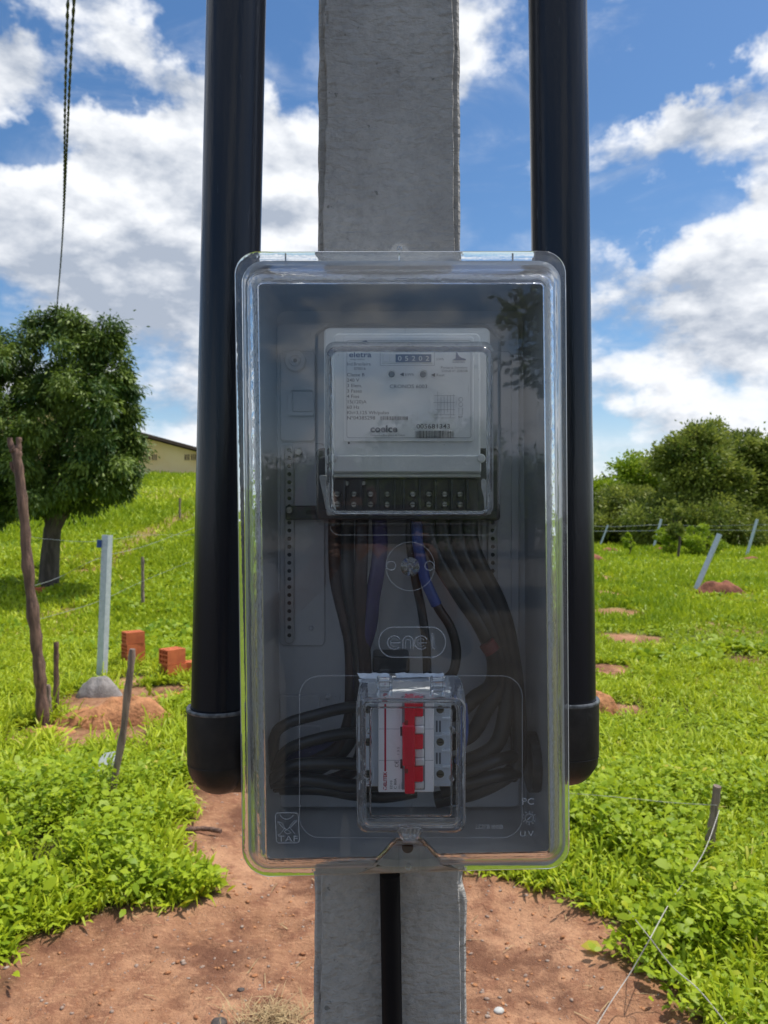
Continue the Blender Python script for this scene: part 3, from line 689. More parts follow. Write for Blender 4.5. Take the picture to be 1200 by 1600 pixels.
# ------------------------------------------------------------------ cream building on the hill
def building():
    Y = 38.; gx = P(250, 755, Y)[0]
    root = thing('cream_building', (gx-6, Y, 3.0), 'long cream building with sloping dark roof edge on the hill behind the big tree', 'building')
    def q(px, py, dy=0): x_, _, z_ = P(px, py, Y); return (x_, Y+dy, z_)
    prof = [(-260, 735), (-260, 715), (60, 640), (345, 716), (345, 790), (-260, 790)]
    f = [q(a, b) for a, b in prof]; bk = [(x_, Y+9, z_) for x_, _, z_ in f]
    n = len(f); mk('wall', (f+bk, [tuple(range(n))]+[tuple(range(2*n-1, n-1, -1))]+[(i, (i+1) % n, (i+1) % n+n, i+n) for i in range(n)]), wall_m, root)
    for a, b in (((-275, 712), (60, 632)), ((60, 632), (352, 711))):
        s = [q(*a, -.45), q(*b, -.45)]; u = [(x_, y_, z_-.16) for x_, y_, z_ in s]
        fr_ = s+u[::-1]; bk = [(x_, Y+9.4, z_) for x_, _, z_ in fr_]
        mk('roof', (fr_+bk, [(0, 1, 2, 3), (7, 6, 5, 4)]+[(i, (i+1) % 4, (i+1) % 4+4, i+4) for i in range(4)]), roof_m, root)
    for k, x0 in enumerate((147, 217, 288)):
        x1, z0 = q(x0, 719)[0], q(x0, 719)[2]
        fr_ = mk('vent_frame', xbox(x1-.03, q(x0+29, 0)[0]+.03, Y-.03, Y+.02, z0-.03, q(0, 710)[2]+.03), wall_m, root)
        for j in range(3):
            a = q(x0+10*j+.6, 0)[0]; b = q(x0+10*j+8.4, 0)[0]
            mk('vent', xbox(a, b, Y-.036, Y-.02, z0, q(0, 710)[2]), vent_m, root)
            for i_ in (1, 2): mk('vent_bar', xbox(a+(b-a)*i_/3-.012, a+(b-a)*i_/3+.012, Y-.044, Y-.03, z0, q(0, 710)[2]), wall_m, root)
    xx = q(-255, 0)[0]; st = []
    while xx < q(344, 0)[0]:
        wd = random.uniform(.5, 2.2); h_ = random.uniform(.1, .75); x2 = min(xx+wd, q(344, 0)[0])
        st.append(([(xx, Y-.006, q(0, 757)[2]), (x2, Y-.006, q(0, 757)[2]), (x2-.15*wd, Y-.006, q(0, 757)[2]+h_*.7), (xx+.5*wd, Y-.006, q(0, 757)[2]+h_), (xx+.1*wd, Y-.006, q(0, 757)[2]+h_*.6)], [(0, 1, 2, 3, 4)])); xx = x2+random.uniform(0, .7)
    tag(mk('peeling_base', join(*st), wallstain, root), kind='stuff')
building()

# ------------------------------------------------------------------ fence posts and stakes
def roughstick(pts, r, seed=0, seg=9, k=7, jit=.16):
    r_ = random.Random(seed); s = spline(pts, k); n = len(s)
    rad = [r*(1.1-.3*i/n)*(1+r_.uniform(-jit, jit)) for i in range(n)]
    s = [p+Vector((r_.uniform(-1, 1), r_.uniform(-1, 1), 0))*r*.10 for p in s]
    return tube(s, rad, seg)
g = GZ(70, 1135); Y = g.y
fp = thing('forked_post', g, 'tall crooked brown wooden post with a forked top at the left edge', 'post')
mk('post_shaft', roughstick([g+Vector((0, 0, -.15)), P(66, 1100, Y), P(58, 1010, Y), P(45, 900, Y), P(36, 790, Y), P(27, 715, Y), P(23, 702, Y)], .043, 1), wood_m, fp, True, auto=60)
mk('fork', roughstick([P(26, 716, Y), P(19, 700, Y), P(15, 684, Y)], .022, 2, k=4), wood_m, fp, True, auto=60)
mk('fork', roughstick([P(26, 716, Y), P(29, 700, Y), P(30, 684, Y)], .024, 3, k=4), wood_m, fp, True, auto=60)
mk('side_stub', roughstick([P(32, 745, Y), P(21, 735, Y), P(17, 722, Y)], .014, 4, k=4), wood_m, fp, True, auto=60)
def stake(name, label, cat, bpx, bpy_, tpx, tpy, r, m, seed, group=None, dY=0., mid=(0, 0)):
    g = GZ(bpx, bpy_); Yb = g.y; t = Vector(P(tpx, tpy, Yb+dY)); mm = (g+t)/2+Vector((mid[0]*Yb/F, 0, 0))
    o = mk(name, roughstick([g+Vector((0, 0, -.12)), g, mm, t], r, seed), m, None, True, auto=60, origin=tuple(g)); tag(o, label, cat, group); return o
stake('grey_peg', 'short grey peg at the foot of the forked post', 'stake', 79, 1126, 75, 1070, .020, wood_grey, 5)
stake('wooden_stake', 'short dark red brown stake just right of the forked post', 'stake', 88, 1118, 88, 1003, .023, wood_m, 6)
stake('leaning_stake', 'leaning grey brown stake in the weeds in front of the brick stack', 'stake', 171, 1266, 207, 1014, .0215, wood_grey, 7, mid=(4, 0))
stake('thin_stake', 'thin upright stake in the meadow between the metal post and the left conduit', 'stake', 223, 950, 223, 870, .030, wood_grey, 8)
stake('distant_stake', 'faint distant stake high on the hillside beside the left conduit', 'stake', 281, 815, 281, 778, .035, wood_grey, 9)
stake('short_stake', 'short leaning wooden stake in the weeds at the lower right', 'stake', 1104, 1356, 1121, 1228, .0205, wood_grey, 10)

def u_post(name, label, bpx, bpy_, tpx, tpy, wd, group=None, twist=.3, dY=0.):
    g = GZ(bpx, bpy_); t = Vector(P(tpx, tpy, g.y+dY)); root = thing(name, g, label, 'fence post', group)
    ax = (t-g).normalized(); s = Vector((math.cos(twist), -math.sin(twist), 0)); s = (s-ax*s.dot(ax)).normalized(); n = ax.cross(s)
    h = wd/2; tk = wd*.09; dp = wd*.7
    sec = [(-h, 0), (h, 0), (h, dp), (h-tk, dp), (h-tk, tk), (-h+tk, tk), (-h+tk, dp), (-h, dp)]
    if n.y < 0: sec = [(a, -b) for a, b in sec]
    A = [g-ax*.15+s*a+n*b for a, b in sec]; B = [t+s*a+n*b for a, b in sec]
    mk('channel', (([tuple(v) for v in A+B]), [(i, (i+1) % 8, (i+1) % 8+8, i+8) for i in range(8)]+[(8, 9, 12, 13), (9, 10, 11, 12), (8, 13, 14, 15)]), galv, root)
    return root, t, ax, s
up, t, ax, s_v = u_post('metal_post', 'upright galvanised metal post set in a grey cement heap on the left', 155, 1066, 164, 836, .082, twist=.5)
ins = mk('insulator', tube([t-s_v*.065-ax*.12, t-s_v*.065-ax*.05], .028, 12), mat('blue_insulator', (.03, .09, .30), None, 20, rough=.4), up, True)
pg = 'leaning metal fence posts on the right'
RP = [('metal post at the far left of the right field, against the conduit', 929, 843, 936, 802, .14), ('thin leaning post next to the one against the right conduit', 937, 854, 950, 820, .13),
      ('leaning metal post in front of the pale mound below the tree line', 1020, 861, 1033, 811, .15), ('nearest and most tilted metal post, beside the red earth mound', 1087, 921, 1124, 834, .165),
      ('short brace post leaning behind the most tilted post', 1097, 863, 1110, 846, .10), ('metal post at the right edge standing in a low earth mound', 1166, 870, 1183, 811, .16)]
for lb, a, b, c_, d_, wd in RP: u_post('metal_post', lb, a, b, c_, d_, wd*.58, pg, twist=.6)

# earth heaps
def heap(name, label, px, py, wpx, hpx, m, seed, k=.55, cat='earth mound', rough=.35, group=None, dY=0.):
    g = GZ(px, py); g = Vector((g.x, g.y+dY, g.z)); r = wpx/2/F*g.y; H = hpx/F*g.y; V, Fc = [], []; nr, na = 14, 40
    for i in range(nr+1):
        t = i/nr
        for j in range(na):
            a = 2*math.pi*j/na; wob = 1+.28*(float(vn(np.array(math.cos(a)*2+seed), np.array(math.sin(a)*2+seed)))-.5)
            x_ = g.x+r*t*wob*math.cos(a); y_ = g.y+r*k*t*wob*math.sin(a)
            n_ = float(fbm(np.array(x_*2.2/r+seed*7), np.array(y_*2.2/r), 5))
            z_ = g.z-.02*t-.03*(t > .97)+H*(1-t*t)**.9*(1-rough+2*rough*n_)
            V.append((x_, y_, z_))
    for i in range(nr):
        for j in range(na): Fc.append((i*na+j, i*na+(j+1) % na, (i+1)*na+(j+1) % na, (i+1)*na+j))
    return tag(mk(name, (V, Fc), m, None, True, auto=50, origin=tuple(g)), label, cat, group)
heap('cement_heap', 'grey cement heap around the foot of the upright metal post', 155, 1088, 76, 27, cement_m, 1, cat='cement heap', rough=.4)
heap('earth_mound', 'long orange earth mound in front of the cement heap', 178, 1130, 200, 40, mound_m, 2, k=.42, rough=.75)
heap('earth_mound', 'small orange earth mound at the foot of the forked post', 78, 1148, 90, 14, mound_m, 3, k=.5)
heap('earth_mound', 'low orange mound just below the right brick stack', 262, 1098, 70, 12, mound_m, 4, k=.4)
heap('earth_mound', 'red brown earth mound beside the nearest tilted post', 1122, 930, 92, 24, mound_pink, 5, k=.4, rough=.5)
heap('earth_mound', 'orange mound emerging from behind the right conduit elbow', 930, 1115, 80, 46, mound_m, 6, k=.8, rough=.5)
heap('earth_mound', 'small red mound behind the right conduit in the mid field', 928, 880, 46, 15, mound_pink, 7, k=.5)
heap('earth_mound', 'low pale mound at the foot of the right edge post', 1172, 877, 44, 8, mound_pink, 8, k=.5)
heap('earth_mound', 'tiny mound right of the leaning post below the tree line', 1036, 862, 34, 6, mound_pink, 9, k=.5)
heap('earth_mound', 'faint low mound near the two posts by the conduit', 952, 862, 30, 5, mound_pink, 10, k=.5)

# hollow bricks
def brick_thing(cx, cy, z, L, Wd, H, rot, label, group, holes=(3, 3)):
    """hollow clay brick, holes on its two ends (along local X)"""
    root = thing('hollow_brick', (cx, cy, z), label, 'brick', group); root.rotation_euler = (0, 0, rot)
    t = .012; gy, gz = holes; V, Fc = [], []
    ysz = np.linspace(-Wd/2, Wd/2, gy+1); zsz = np.linspace(0, H, gz+1); gs = []
    for y_ in ysz: gs.append(xbox(-L/2, L/2, y_-t/2, y_+t/2, 0, H))
    for z_ in zsz: gs.append(xbox(-L/2+.001, L/2-.001, -Wd/2, Wd/2, z_-t/2*(0 < z_ < H)-t*(z_ == H), z_+t/2*(0 < z_ < H)+t*(z_ == 0)))
    V, Fc = join(*gs); me = bpy.data.meshes.new('body'); me.from_pydata(V, [], Fc); me.materials.append(brick_m)
    o = bpy.data.objects.new('body', me); col.objects.link(o); o.parent = root
    me2 = bpy.data.meshes.new('groove'); V, Fc = [], []
    gs = [xbox(-L/2+.01, L/2-.01, s*Wd/2+(-.0035 if s < 0 else .0005), s*Wd/2+(-.0005 if s < 0 else .0035), H*f-.006, H*f+.006) for s in (-1, 1) for f in (.2, .4, .6, .8)]
    V, Fc = join(*gs); me2.from_pydata(V, [], Fc); me2.materials.append(brick_m); o2 = bpy.data.objects.new('ribs', me2); col.objects.link(o2); o2.parent = root; o2['kind'] = 'stuff'
    return root
g1 = GZ(203, 1046); g2 = GZ(272, 1066)
bg_ = 'hollow red bricks piled in the field'; k1 = g1.y/F; k2 = g2.y/F
rt = R(38)
for i in range(3):
    brick_thing(g1.x, g1.y+.1, g1.z+.002+i*18.6*k1, .19, .145, 18*k1, rt+R((0, 3, -2)[i]), ['lowest brick of the left stack', 'middle brick of the left three brick stack', 'top brick of the left stack, holes facing left'][i], bg_)
brick_thing(g2.x-.03, g2.y+.1, g2.z, .19, .15, 24*k2, rt, 'lower brick of the right stack beside the left conduit', bg_)
brick_thing(g2.x-.045, g2.y+.1, g2.z+24.6*k2, .19, .15, 23*k2, rt+R(8), 'upper brick of the right stack beside the left conduit', bg_)
brick_thing(g2.x+.12, g2.y+.18, g2.z, .19, .12, 25*k2, R(10), 'single brick lying right of the right stack, against the conduit', bg_)
# brick ring piece at tree foot
g = GZ(70, 921); k = g.y/F
brick_thing(g.x, g.y-.35, g.z, .24, .14, 9*k, R(5), 'lone red brick at the foot of the big tree trunk', bg_)
g = GZ(282, 1092); tag(mk('flat_tile', (lambda v: v)(xbox(g.x-.09, g.x+.10, g.y-.1, g.y+.1, g.z+.01, g.z+.022)), brick_m), 'flat reddish tile fragment lying in the weeds under the bricks', 'tile')
g = GZ(158, 1225); pts = [(g.x-.07, g.y-.05, g.z+.07), (g.x+.06, g.y-.06, g.z+.10), (g.x+.10, g.y+.05, g.z+.18), (g.x+.0, g.y+.06, g.z+.16)]
tag(mk('broken_slab', (pts+[(a_, b_, c_-.02) for a_, b_, c_ in pts], [(0, 1, 2, 3), (7, 6, 5, 4), (0, 4, 5, 1), (1, 5, 6, 2), (2, 6, 7, 3), (3, 7, 4, 0)]), mat('pale_slab', (.42, .45, .45), None, 20, rough=.7)), 'pale grey slab fragment lying in the weeds behind the leaning stake', 'slab')
# stones at the pole's foot and on the soil
def stone(label, px, py, wpx, m, seed, flat=.5, k=.8, name='stone'):
    g = GZ(px, py); r = wpx/2/F*g.y; bm = bmesh.new(); bmesh.ops.create_icosphere(bm, subdivisions=3, radius=1); r_ = np.random.default_rng(seed)
    for v in bm.verts:
        n_ = float(fbm(np.array(v.co.x*1.3+seed), np.array(v.co.y*1.3+v.co.z), 3)); v.co *= .75+.5*n_; v.co.x *= r; v.co.y *= r*k; v.co.z *= r*flat
    V = [(v.co.x+g.x, v.co.y+g.y, v.co.z+g.z+r*flat*.3) for v in bm.verts]; Fc = [tuple(v.index for v in f.verts) for f in bm.faces]; bm.free()
    tag(mk(name, (V, Fc), m, None, True, origin=tuple(g), auto=60), label, 'stone')
dstone = mat('dark_stone', (.06, .05, .045), (.10, .08, .07), 60, rough=.8)
stone('dark stone beside the dry grass clump at the pole foot', 342, 1588, 26, dstone, 3)
stone('white flat stone at the bottom edge left of the pole', 340, 1606, 44, mat('white_stone', (.55, .54, .50), None, 30), 4, .3)
stone('pale small stone on the soil right of the pole', 780, 1571, 17, mat('white_stone', (.55, .54, .50), None, 30), 5)
stone('tiny greenish stone next to the pale one right of the pole', 762, 1578, 9, stone_m, 6)
stone('tiny dark pebble on the soil in the lower left', 376, 1535, 12, dstone, 7)
g = GZ(318, 1304); tag(mk('dark_stick', roughstick([(g.x-.11, g.y, g.z+.02), (g.x, g.y+.01, g.z+.025), (g.x+.09, g.y-.01, g.z+.02)], .013, 3), wood_m, None, True), 'short dark stick lying on the soil beside the left elbow', 'stick')

# wires and strings
def wire(name, label, pts, r, m, cat, group=None, k=8):
    tag(mk(name, tube(spline(pts, k), r, 5), m, None, True), label, cat, group)
fpY = GZ(70, 1135).y; mpY = up.location.y
fgp = 'thin wires of the left fence'
wire('fence_wire', 'upper fence wire from the forked post past the big tree trunk', [P(46, 838, fpY), P(72, 842, 8.2), P(150, 846, mpY), P(230, 836, 11), P(330, 836, 14)], .0020, wire_m, 'wire', fgp)
wire('fence_wire', 'middle fence wire rising from the forked post across the metal post', [P(50, 916, fpY), P(90, 903, 7.3), P(158, 871, mpY), P(230, 852, 10), P(320, 818, 13)], .0024, wire_m, 'wire', fgp)
wire('fence_wire', 'lower fence wire crossing the hillside behind the metal post', [P(60, 968, fpY), P(158, 938, mpY), P(230, 905, 10), P(320, 868, 13)], .0018, wire_m, 'wire', fgp)
wg = 'thin wires of the right fence'
wire('fence_wire', 'upper wire strung along the right fence posts', [P(905, 818, 27), P(950, 823, 27), P(1033, 820, 29), P(1100, 822, 30), P(1183, 820, 26), P(1260, 819, 26)], .006, wire_m, 'wire', wg)
wire('fence_wire', 'lower wire strung along the right fence posts', [P(905, 830, 27), P(950, 830, 27), P(1030, 829, 29), P(1100, 828, 30), P(1180, 829, 26), P(1260, 828, 26)], .008, wire_m, 'wire', wg)
sg = 'pale strings stretched at the lower right'
gk = GZ(1016, 1462); kz = gk+Vector((0, 0, .10))
st_ = GZ(1104, 1356).y
wire('string', 'string running from the short right stake down to the knot', [P(1124, 1266, st_-.03), P(1098, 1335, st_-.36), P(1050, 1405, st_-.55), P(1016, 1466, gk.y-.4)], .0016, string_m, 'string', sg)
wire('string', 'string running from the knot to the lower edge near the soil', [P(1016, 1466, gk.y-.4), P(985, 1520, gk.y-.42), P(955, 1565, gk.y-.5), P(915, 1630, gk.y-.6)], .0016, string_m, 'string', sg)
wire('string', 'string running from the knot towards the bottom right corner', [P(1016, 1466, gk.y-.4), P(1050, 1510, gk.y-.42), P(1095, 1550, gk.y-.5), P(1150, 1620, gk.y-.6)], .0018, string_m, 'string', sg)
wire('string', 'faint string from behind the clear box down to the knot', [P(885, 1262, 3.9), P(920, 1330, 3.55), P(965, 1400, 3.2), P(1016, 1466, gk.y-.4)], .0014, string_m, 'string', sg)
wire('string', 'faint string from the right elbow to the short right stake', [P(870, 1238, 3.9), P(960, 1245, 3.7), P(1050, 1254, 3.55), P(1120, 1258, st_-.03)], .0014, string_m, 'string', sg)

# overhead twisted cables to the building
def twisted(name, label, off, group):
    A = Vector(P(60, 690, 37.9)); A.x += off*.6; B = Vector(P(86.5, 500, 13.5)); C = Vector(P(107+off*45, -20, 4.2)); Dp = C+(C-B)*.75
    c = spline([A, B, C, Dp], 150); root = thing(name, A, label, 'cable', group)
    s_ = 0; L_ = [[], []]; prev = c[0]
    for p in c:
        s_ += (p-prev).length; prev = p
        for q in (0, 1):
            a = s_*2*math.pi/.22+q*math.pi; L_[q].append(p+Vector((math.cos(a), 0, math.sin(a)*.5))*.0060)
    for q, m_ in ((0, cable_m), (1, mat('bare_aluminium', (.13, .14, .15), None, 20, rough=.5))): mk('strand', tube(L_[q], .0056, 5), m_, root, True)
twisted('overhead_cable', 'left of the two twisted overhead cables at the upper left', -.0, 'twisted overhead cables')
twisted('overhead_cable', 'right of the two twisted overhead cables at the upper left', .22, 'twisted overhead cables')
# ------------------------------------------------------------------ concrete pole
def pole():
    z0, z1 = -.3, 4.2; nz = 620; nxp = 64; yf = .858
    root = thing('concrete_pole', (.005, .93, 0), 'grey cast concrete utility pole standing in the red soil behind the meter box', 'pole')
    zz = np.linspace(z0, z1, nz); hw = .0862-(zz-1.03)*.0062; cx = .0075-(zz-1.03)*.0018
    u = np.concatenate([np.linspace(-1, -.84, 22), np.linspace(-.83, .85, 42), np.linspace(.86, 1, 18)])
    U, Zz = np.meshgrid(u, zz); X = cx[:, None]+U*hw[:, None]
    Yy = yf+(fbm(X*60, Zz*28, 4)-.5)*.0022
    dl = (U+1)*hw[:, None]; dr_ = (1-U)*hw[:, None]
    wl = .0085+.005*(fbm(Zz*14, Zz*0+2, 4)-.5)+.003*(vn(Zz*45, Zz*0+8)-.5); wr = .0080+.004*(fbm(Zz*17+5, Zz*0+5, 4)-.5)
    Yy += .009*sst(wl-dl, -.0003, .0006)+.007*sst(wr-dr_, -.0003, .0006)
    Yy += .004*sst(.003-np.minimum(dl, dr_), 0, .003)*(.4+fbm(Zz*60, X*0+1, 3))
    X = X+np.where(np.abs(U) > .97, 1, 0)*np.sign(U)*(fbm(Zz*26+9*np.sign(U), X*0+3, 4)-.5)*.0035
    for _ in range(300):     # air pits
        px_, pz_ = rng.uniform(-.075, .08), rng.uniform(.6, 2.3); r_ = rng.choice([.0012, .0020, .0034], p=[.5, .35, .15])
        Yy += .0035*np.exp(-(((X-px_)**2+(Zz-pz_)**2)/r_**2))
    # chipped corner at the right below the box
    ch_ = P(722, 1376, .86); Yy += .012*np.exp(-(((X-ch_[0]-.004)/.006)**2+((Zz-ch_[2])/.007)**2)); X -= .004*np.exp(-(((X-ch_[0]-.004)/.005)**2+((Zz-ch_[2]+.006)/.01)**2))
    V = [tuple(v) for v in np.stack([X.ravel(), Yy.ravel(), Zz.ravel()], 1)]; W_ = len(u); Fc = []
    for i in range(nz-1):
        for j in range(W_-1): Fc.append((i*W_+j, i*W_+j+1, (i+1)*W_+j+1, (i+1)*W_+j))
    k = len(V); Bk = []
    for i in range(nz): V += [(float(cx[i]-hw[i]*.93), .985, float(zz[i])), (float(cx[i]+hw[i]*.93), .985, float(zz[i]))]
    for i in range(nz-1):
        a, b = k+2*i, k+2*i+2
        Fc += [(i*W_, (i+1)*W_, b, a), (i*W_+W_-1, a+1, b+1, (i+1)*W_+W_-1), (a, b, b+1, a+1)]
    mk('shaft', (V, Fc), concrete_m, root, True, auto=70)
    s = V[(nz-1)*W_:nz*W_]+[V[k+2*(nz-1)], V[k+2*(nz-1)+1]]
    mk('cap', ([(x, y, z+.0) for x, y, z in (s[0], s[W_-1], s[-1], s[-2])], [(0, 1, 2, 3)]), concrete_m, root)
pole()
grd_m = mat('matt_black_pipe', (.006, .006, .008), None, 20, rough=.6, spec=.15)
gp = thing('ground_conduit', P(612, 1400, .845), 'thin black conduit running down the pole face below the box', 'conduit')
mk('pipe', tube([P(609, 1366, .842), P(610.5, 1450, .842), P(613, 1620, .842), (.0095, .842, .3), (.0095, .842, -.1)], .0112, 20), grd_m, gp, True)

# ------------------------------------------------------------------ side conduits with elbows
def conduit(side):
    lab = 'thick black conduit rising left of the pole with elbow into the box' if side < 0 else 'thick black conduit rising right of the pole with elbow into the box'
    Y = .800; k = F/Y
    # pixel outlines: (y, left, right)
    if side < 0: c0, c1 = (369.5, 0), (345., 1120); rp = 46.
    else: c0, c1 = (871., 0), (885., 1110); rp = 45.
    rad = rp/k
    def C(py): return P(c0[0]+(c1[0]-c0[0])*(py-c0[1])/(c1[1]-c0[1]), py, Y)
    root = thing('black_conduit', C(1100), lab, 'conduit', 'thick black conduits either side of the pole')
    mk('pipe', tube([C(y) for y in (-900, -400, 0, 300, 600, 900, 1120)], rad, 40), black_pl, root, True)
    # elbow: socket, bend, horizontal arm towards the box
    top = 1104 if side < 0 else 1091; re = rad*1.10; x0 = C(top+20)[0] + (-.0006 if side < 0 else 0)
    zt = P(0, top, Y)[2]; zb = P(0, 1242 if side < 0 else 1228, Y)[2]; ra = re*.93; zc = zb+ra
    br = re*.14; pts = [(x0, Y, zt), (x0, Y, zt-.004)]; rads = [re, re]
    zs = zc+re*.14
    pts += [(x0, Y, zs+.002)]; rads += [re*.995]
    for i in range(1, 13):
        a = math.pi/2*i/12; pts.append((x0-side*(br*(1-math.cos(a))), Y+.012*i/12, zs-re*.14*math.sin(a))); rads.append(re+(ra-re)*i/12)
    xin = P(392, 0, .80)[0] if side < 0 else P(868, 0, .80)[0]
    pts += [(xin-side*.0, Y+.012, zc)]; rads += [ra]
    if (pts[-2][0]-pts[-1][0])*side < 0: pts.pop(); rads.pop()
    mk('elbow', tube(pts, rads, 40), black_el, root, True, auto=50)
    # rim of the socket, a thin lip with its highlight painted in, and moulding seam
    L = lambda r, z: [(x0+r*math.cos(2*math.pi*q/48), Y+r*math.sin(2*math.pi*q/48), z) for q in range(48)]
    mk('socket_lip', loft([L(rad*1.005, zt+.0005), L(re*1.0, zt+.0012), L(re*1.02, zt+.0002), L(re*1.02, zt-.002), L(re*1.0, zt-.003)]), mat('lip_highlight', (.16, .17, .18), (.07, .075, .08), 200, rough=.35), root, True, auto=60)
    mk('mould_seam', loft([L(re*1.004, zs+.0006), L(re*1.008, zs), L(re*1.004, zs-.0006)]), black_el, root, True)
    d = P(906 if side > 0 else 316, top+22, Y)
    return root
cl = conduit(-1); cr = conduit(1)

# ------------------------------------------------------------------ the meter box
YB = .846; YP = .830; YF = .717; YA = .655
box = thing('meter_box', P(629, 880, YB), 'clear fronted polycarbonate meter box with grey tray mounted on the pole', 'meter box')
# grey tray: flange, walls, back
tf = roundpoly([(384, 408), (870, 408), (880, 1350), (394, 1353)], 30, 8)
ti = roundpoly([(402, 430), (856, 430), (864, 1340), (412, 1342)], 20, 8)
Wf = PL(tf, YF+.004); Wi = PL(ti, YF+.004)
wb = [(x+(.6+.0 if 0 else 0), YB, z) for x, _, z in PL(inset(ti, 3), YF+.004)]
wo_ = [(x, YB, z) for x, _, z in PL(inset(ti, -1), YF+.004)]
Wob = [(x, YF+.007, z) for x, _, z in PL(inset(ti, -1), YF+.004)]
Wfb = [(x, YF+.007, z) for x, _, z in Wf]
mk('tray', loft([wo_, Wob, Wfb, Wf, Wi, [(x, YB-.003, z) for x, _, z in wb]], cap0=True, cap1=True), tray_m, box, True, auto=35)
def pp(px, py, Y): return P(px, py, Y)
# mounting plate and its raised contours (pixels as seen at the plate depth)
mp = mk('mounting_plate', plate(432, 812, 505, 1262, YP, YB-.002, 10, 2), plate_m, box, True)
mk('rib', plate(437, 492, 548, 690, YP-.004, YP+.002, 6, 2), plate_m, mp, True)
mk('rib', plate(437, 508, 692, 1010, YP-.003, YP+.002, 8, 2), plate_m, mp, True)
mk('rib', plate(437, 500, 1086, 1128, YP-.003, YP+.002, 4, 2), plate_m, mp, True)
mk('rib', plate(437, 502, 1134, 1170, YP-.003, YP+.002, 4, 2), plate_m, mp, True)
mk('rib', plate(752, 800, 548, 1010, YP-.003, YP+.002, 8, 2), plate_m, mp, True)
mk('rib', plate(585, 592, 935, 1012, YP-.005, YP+.002, 3, 1), plate_m, mp, True)
mk('rib', plate(655, 662, 935, 1012, YP-.005, YP+.002, 3, 1), plate_m, mp, True)
for x_, y_ in ((486, 982), (512, 1090), (500, 728)):
    mk('pin', disc(x_, y_, YP-.008, 3.4, .01, 12, .8), plate_m, mp, True)
bs = mk('boss', disc(461, 563, YP-.009, 17, .008, 28, .2), plate_m, mp, True); mk('boss_ring', ring(461, 563, YP-.0095, 8, 1.6), plate_m, bs, True); mk('boss_hole', disc(461, 563, YP-.0098, 3.2, .002, 12), dark_hole, bs, True)
stk = mk('sticker', plate(457, 489, 611, 643, YP-.0055, YP-.0035, 2, .8), sticker_m, mp, True)
mk('clip_frame', loft([PL(rr(450, 490, 605, 649, 4), YP-.006), PL(rr(450, 490, 605, 649, 4), YP-.009), PL(rr(454, 489, 609, 645, 3), YP-.009), PL(rr(454, 489, 609, 645, 3), YP-.006)]), plate_m, mp, True)
for x_ in (452, 770):
    y0_, y1_ = 694, 1006
    rl = mk('perforated_strip', plate(x_-7.5, x_+7.5, y0_, y1_, YP-.010, YP-.004, 7.4, 1.2), mat('strip_plastic', (.50, .51, .53), None, 10, rough=.35), box, True)
    hs = [disc(x_, y_, YP-.0104, 3.3, .0012, 10, .3) for y_ in np.arange(y0_+9, y1_-6, 12.6)]
    V0, F0 = hs[0]; h0 = mk('hole', (V0, F0), dark_hole, rl, False)
    for y_ in np.arange(y0_+9, y1_-6, 12.6)[1:]:
        h = h0.copy(); col.objects.link(h); h.parent = rl; h.location = h0.location+Vector((0, 0, P(0, y_, YP-.0104)[2]-P(0, y0_+9, YP-.0104)[2]))
strp = mk('mounting_bracket', plate(446, 530, 790, 812, YP-.016, YP-.011, 3, 1.5), meter_base_m, box, True)
mk('bracket_screw', disc(452, 797, YP-.019, 5.5, .003, 14), steel, strp, True); mk('bracket_slot', plate(478, 502, 797, 804, YP-.0168, YP-.0155, 3, .5), dark_hole, strp, True)
br2 = mk('mounting_bracket', plate(756, 782, 784, 814, YP-.030, YP-.012, 7, 3), meter_base_m, box, True)
mk('bracket_screw', disc(770, 800, YP-.032, 4.5, .003, 14), steel, br2, True)
mk('corner_screw', disc(466, 706, YP-.012, 5.4, .008, 16), steel, box, True)
mk('din_clip', plate(582, 640, 1026, 1052, YP-.06, YP-.02, 4, 2), meter_base_m, box, True)

# clear cover: flange, draft walls, bevel, front face with openings
Lf0 = roundpoly([(366, 393), (884, 392), (890, 1357), (379, 1371)], [36, 36, 36, 44], 9)
n9 = 9
def face_loop(TL, TR, BR, BL, n1, n2, n3, n4, rc, rn):
    # corners TL,TR,BR then the padlock notch n1..n4 then BL
    return roundpoly([TL, TR, BR, n1, n2, n3, n4, BL], [rc, rc, rc, rn, rn*1.4, rn*1.4, rn, rc], 9)
Lf = roundpoly([(366, 393), (884, 392), (890, 1357), (720, 1361), (660, 1363), (620, 1364), (560, 1366), (379, 1371)], [36, 36, 36, 5, 5, 5, 5, 44], 9)
L2 = face_loop((379, 411), (875, 411), (882, 1345), (390, 1357), (690, 1349), (664, 1320), (612, 1321), (584, 1353), 30, 5)
L3 = face_loop((385, 421), (869, 421), (876, 1341), (396, 1353), (687, 1344), (661, 1315), (615, 1316), (587, 1348), 27, 5)
L4 = face_loop((391, 430), (863, 430), (871, 1338), (404, 1350), (685, 1340), (658, 1312), (618, 1313), (589, 1345), 20, 5)
L5 = face_loop((402, 442), (850, 442), (860, 1332), (415, 1344), (682, 1336), (656, 1310), (620, 1311), (592, 1340), 8, 5)
O = [PL(Lf, YF+.0), PL(inset(Lf, 1.5), YF-.0015), PL(inset(L2, -3), YF-.0015), PL(L2, YF-.004), PL(L3, YA+.018), PL(inset(L4, -3), YA+.009), PL(L4, YA+.004), PL(inset(L5, -3), YA+.0007), PL(L5, YA)]
I = [PL(inset(L5, 2), YA+.0024), PL(inset(L4, 4.5), YA+.0075), PL(inset(L3, 5), YA+.019), PL(inset(L2, 5), YF-.001), PL(inset(Lf, 2), YF+.0016), PL(Lf, YF+.0012)]
n = len(O[0]); Vc, Fc_ = loft(O+I, close=True); Mi = [0]*len(Fc_)
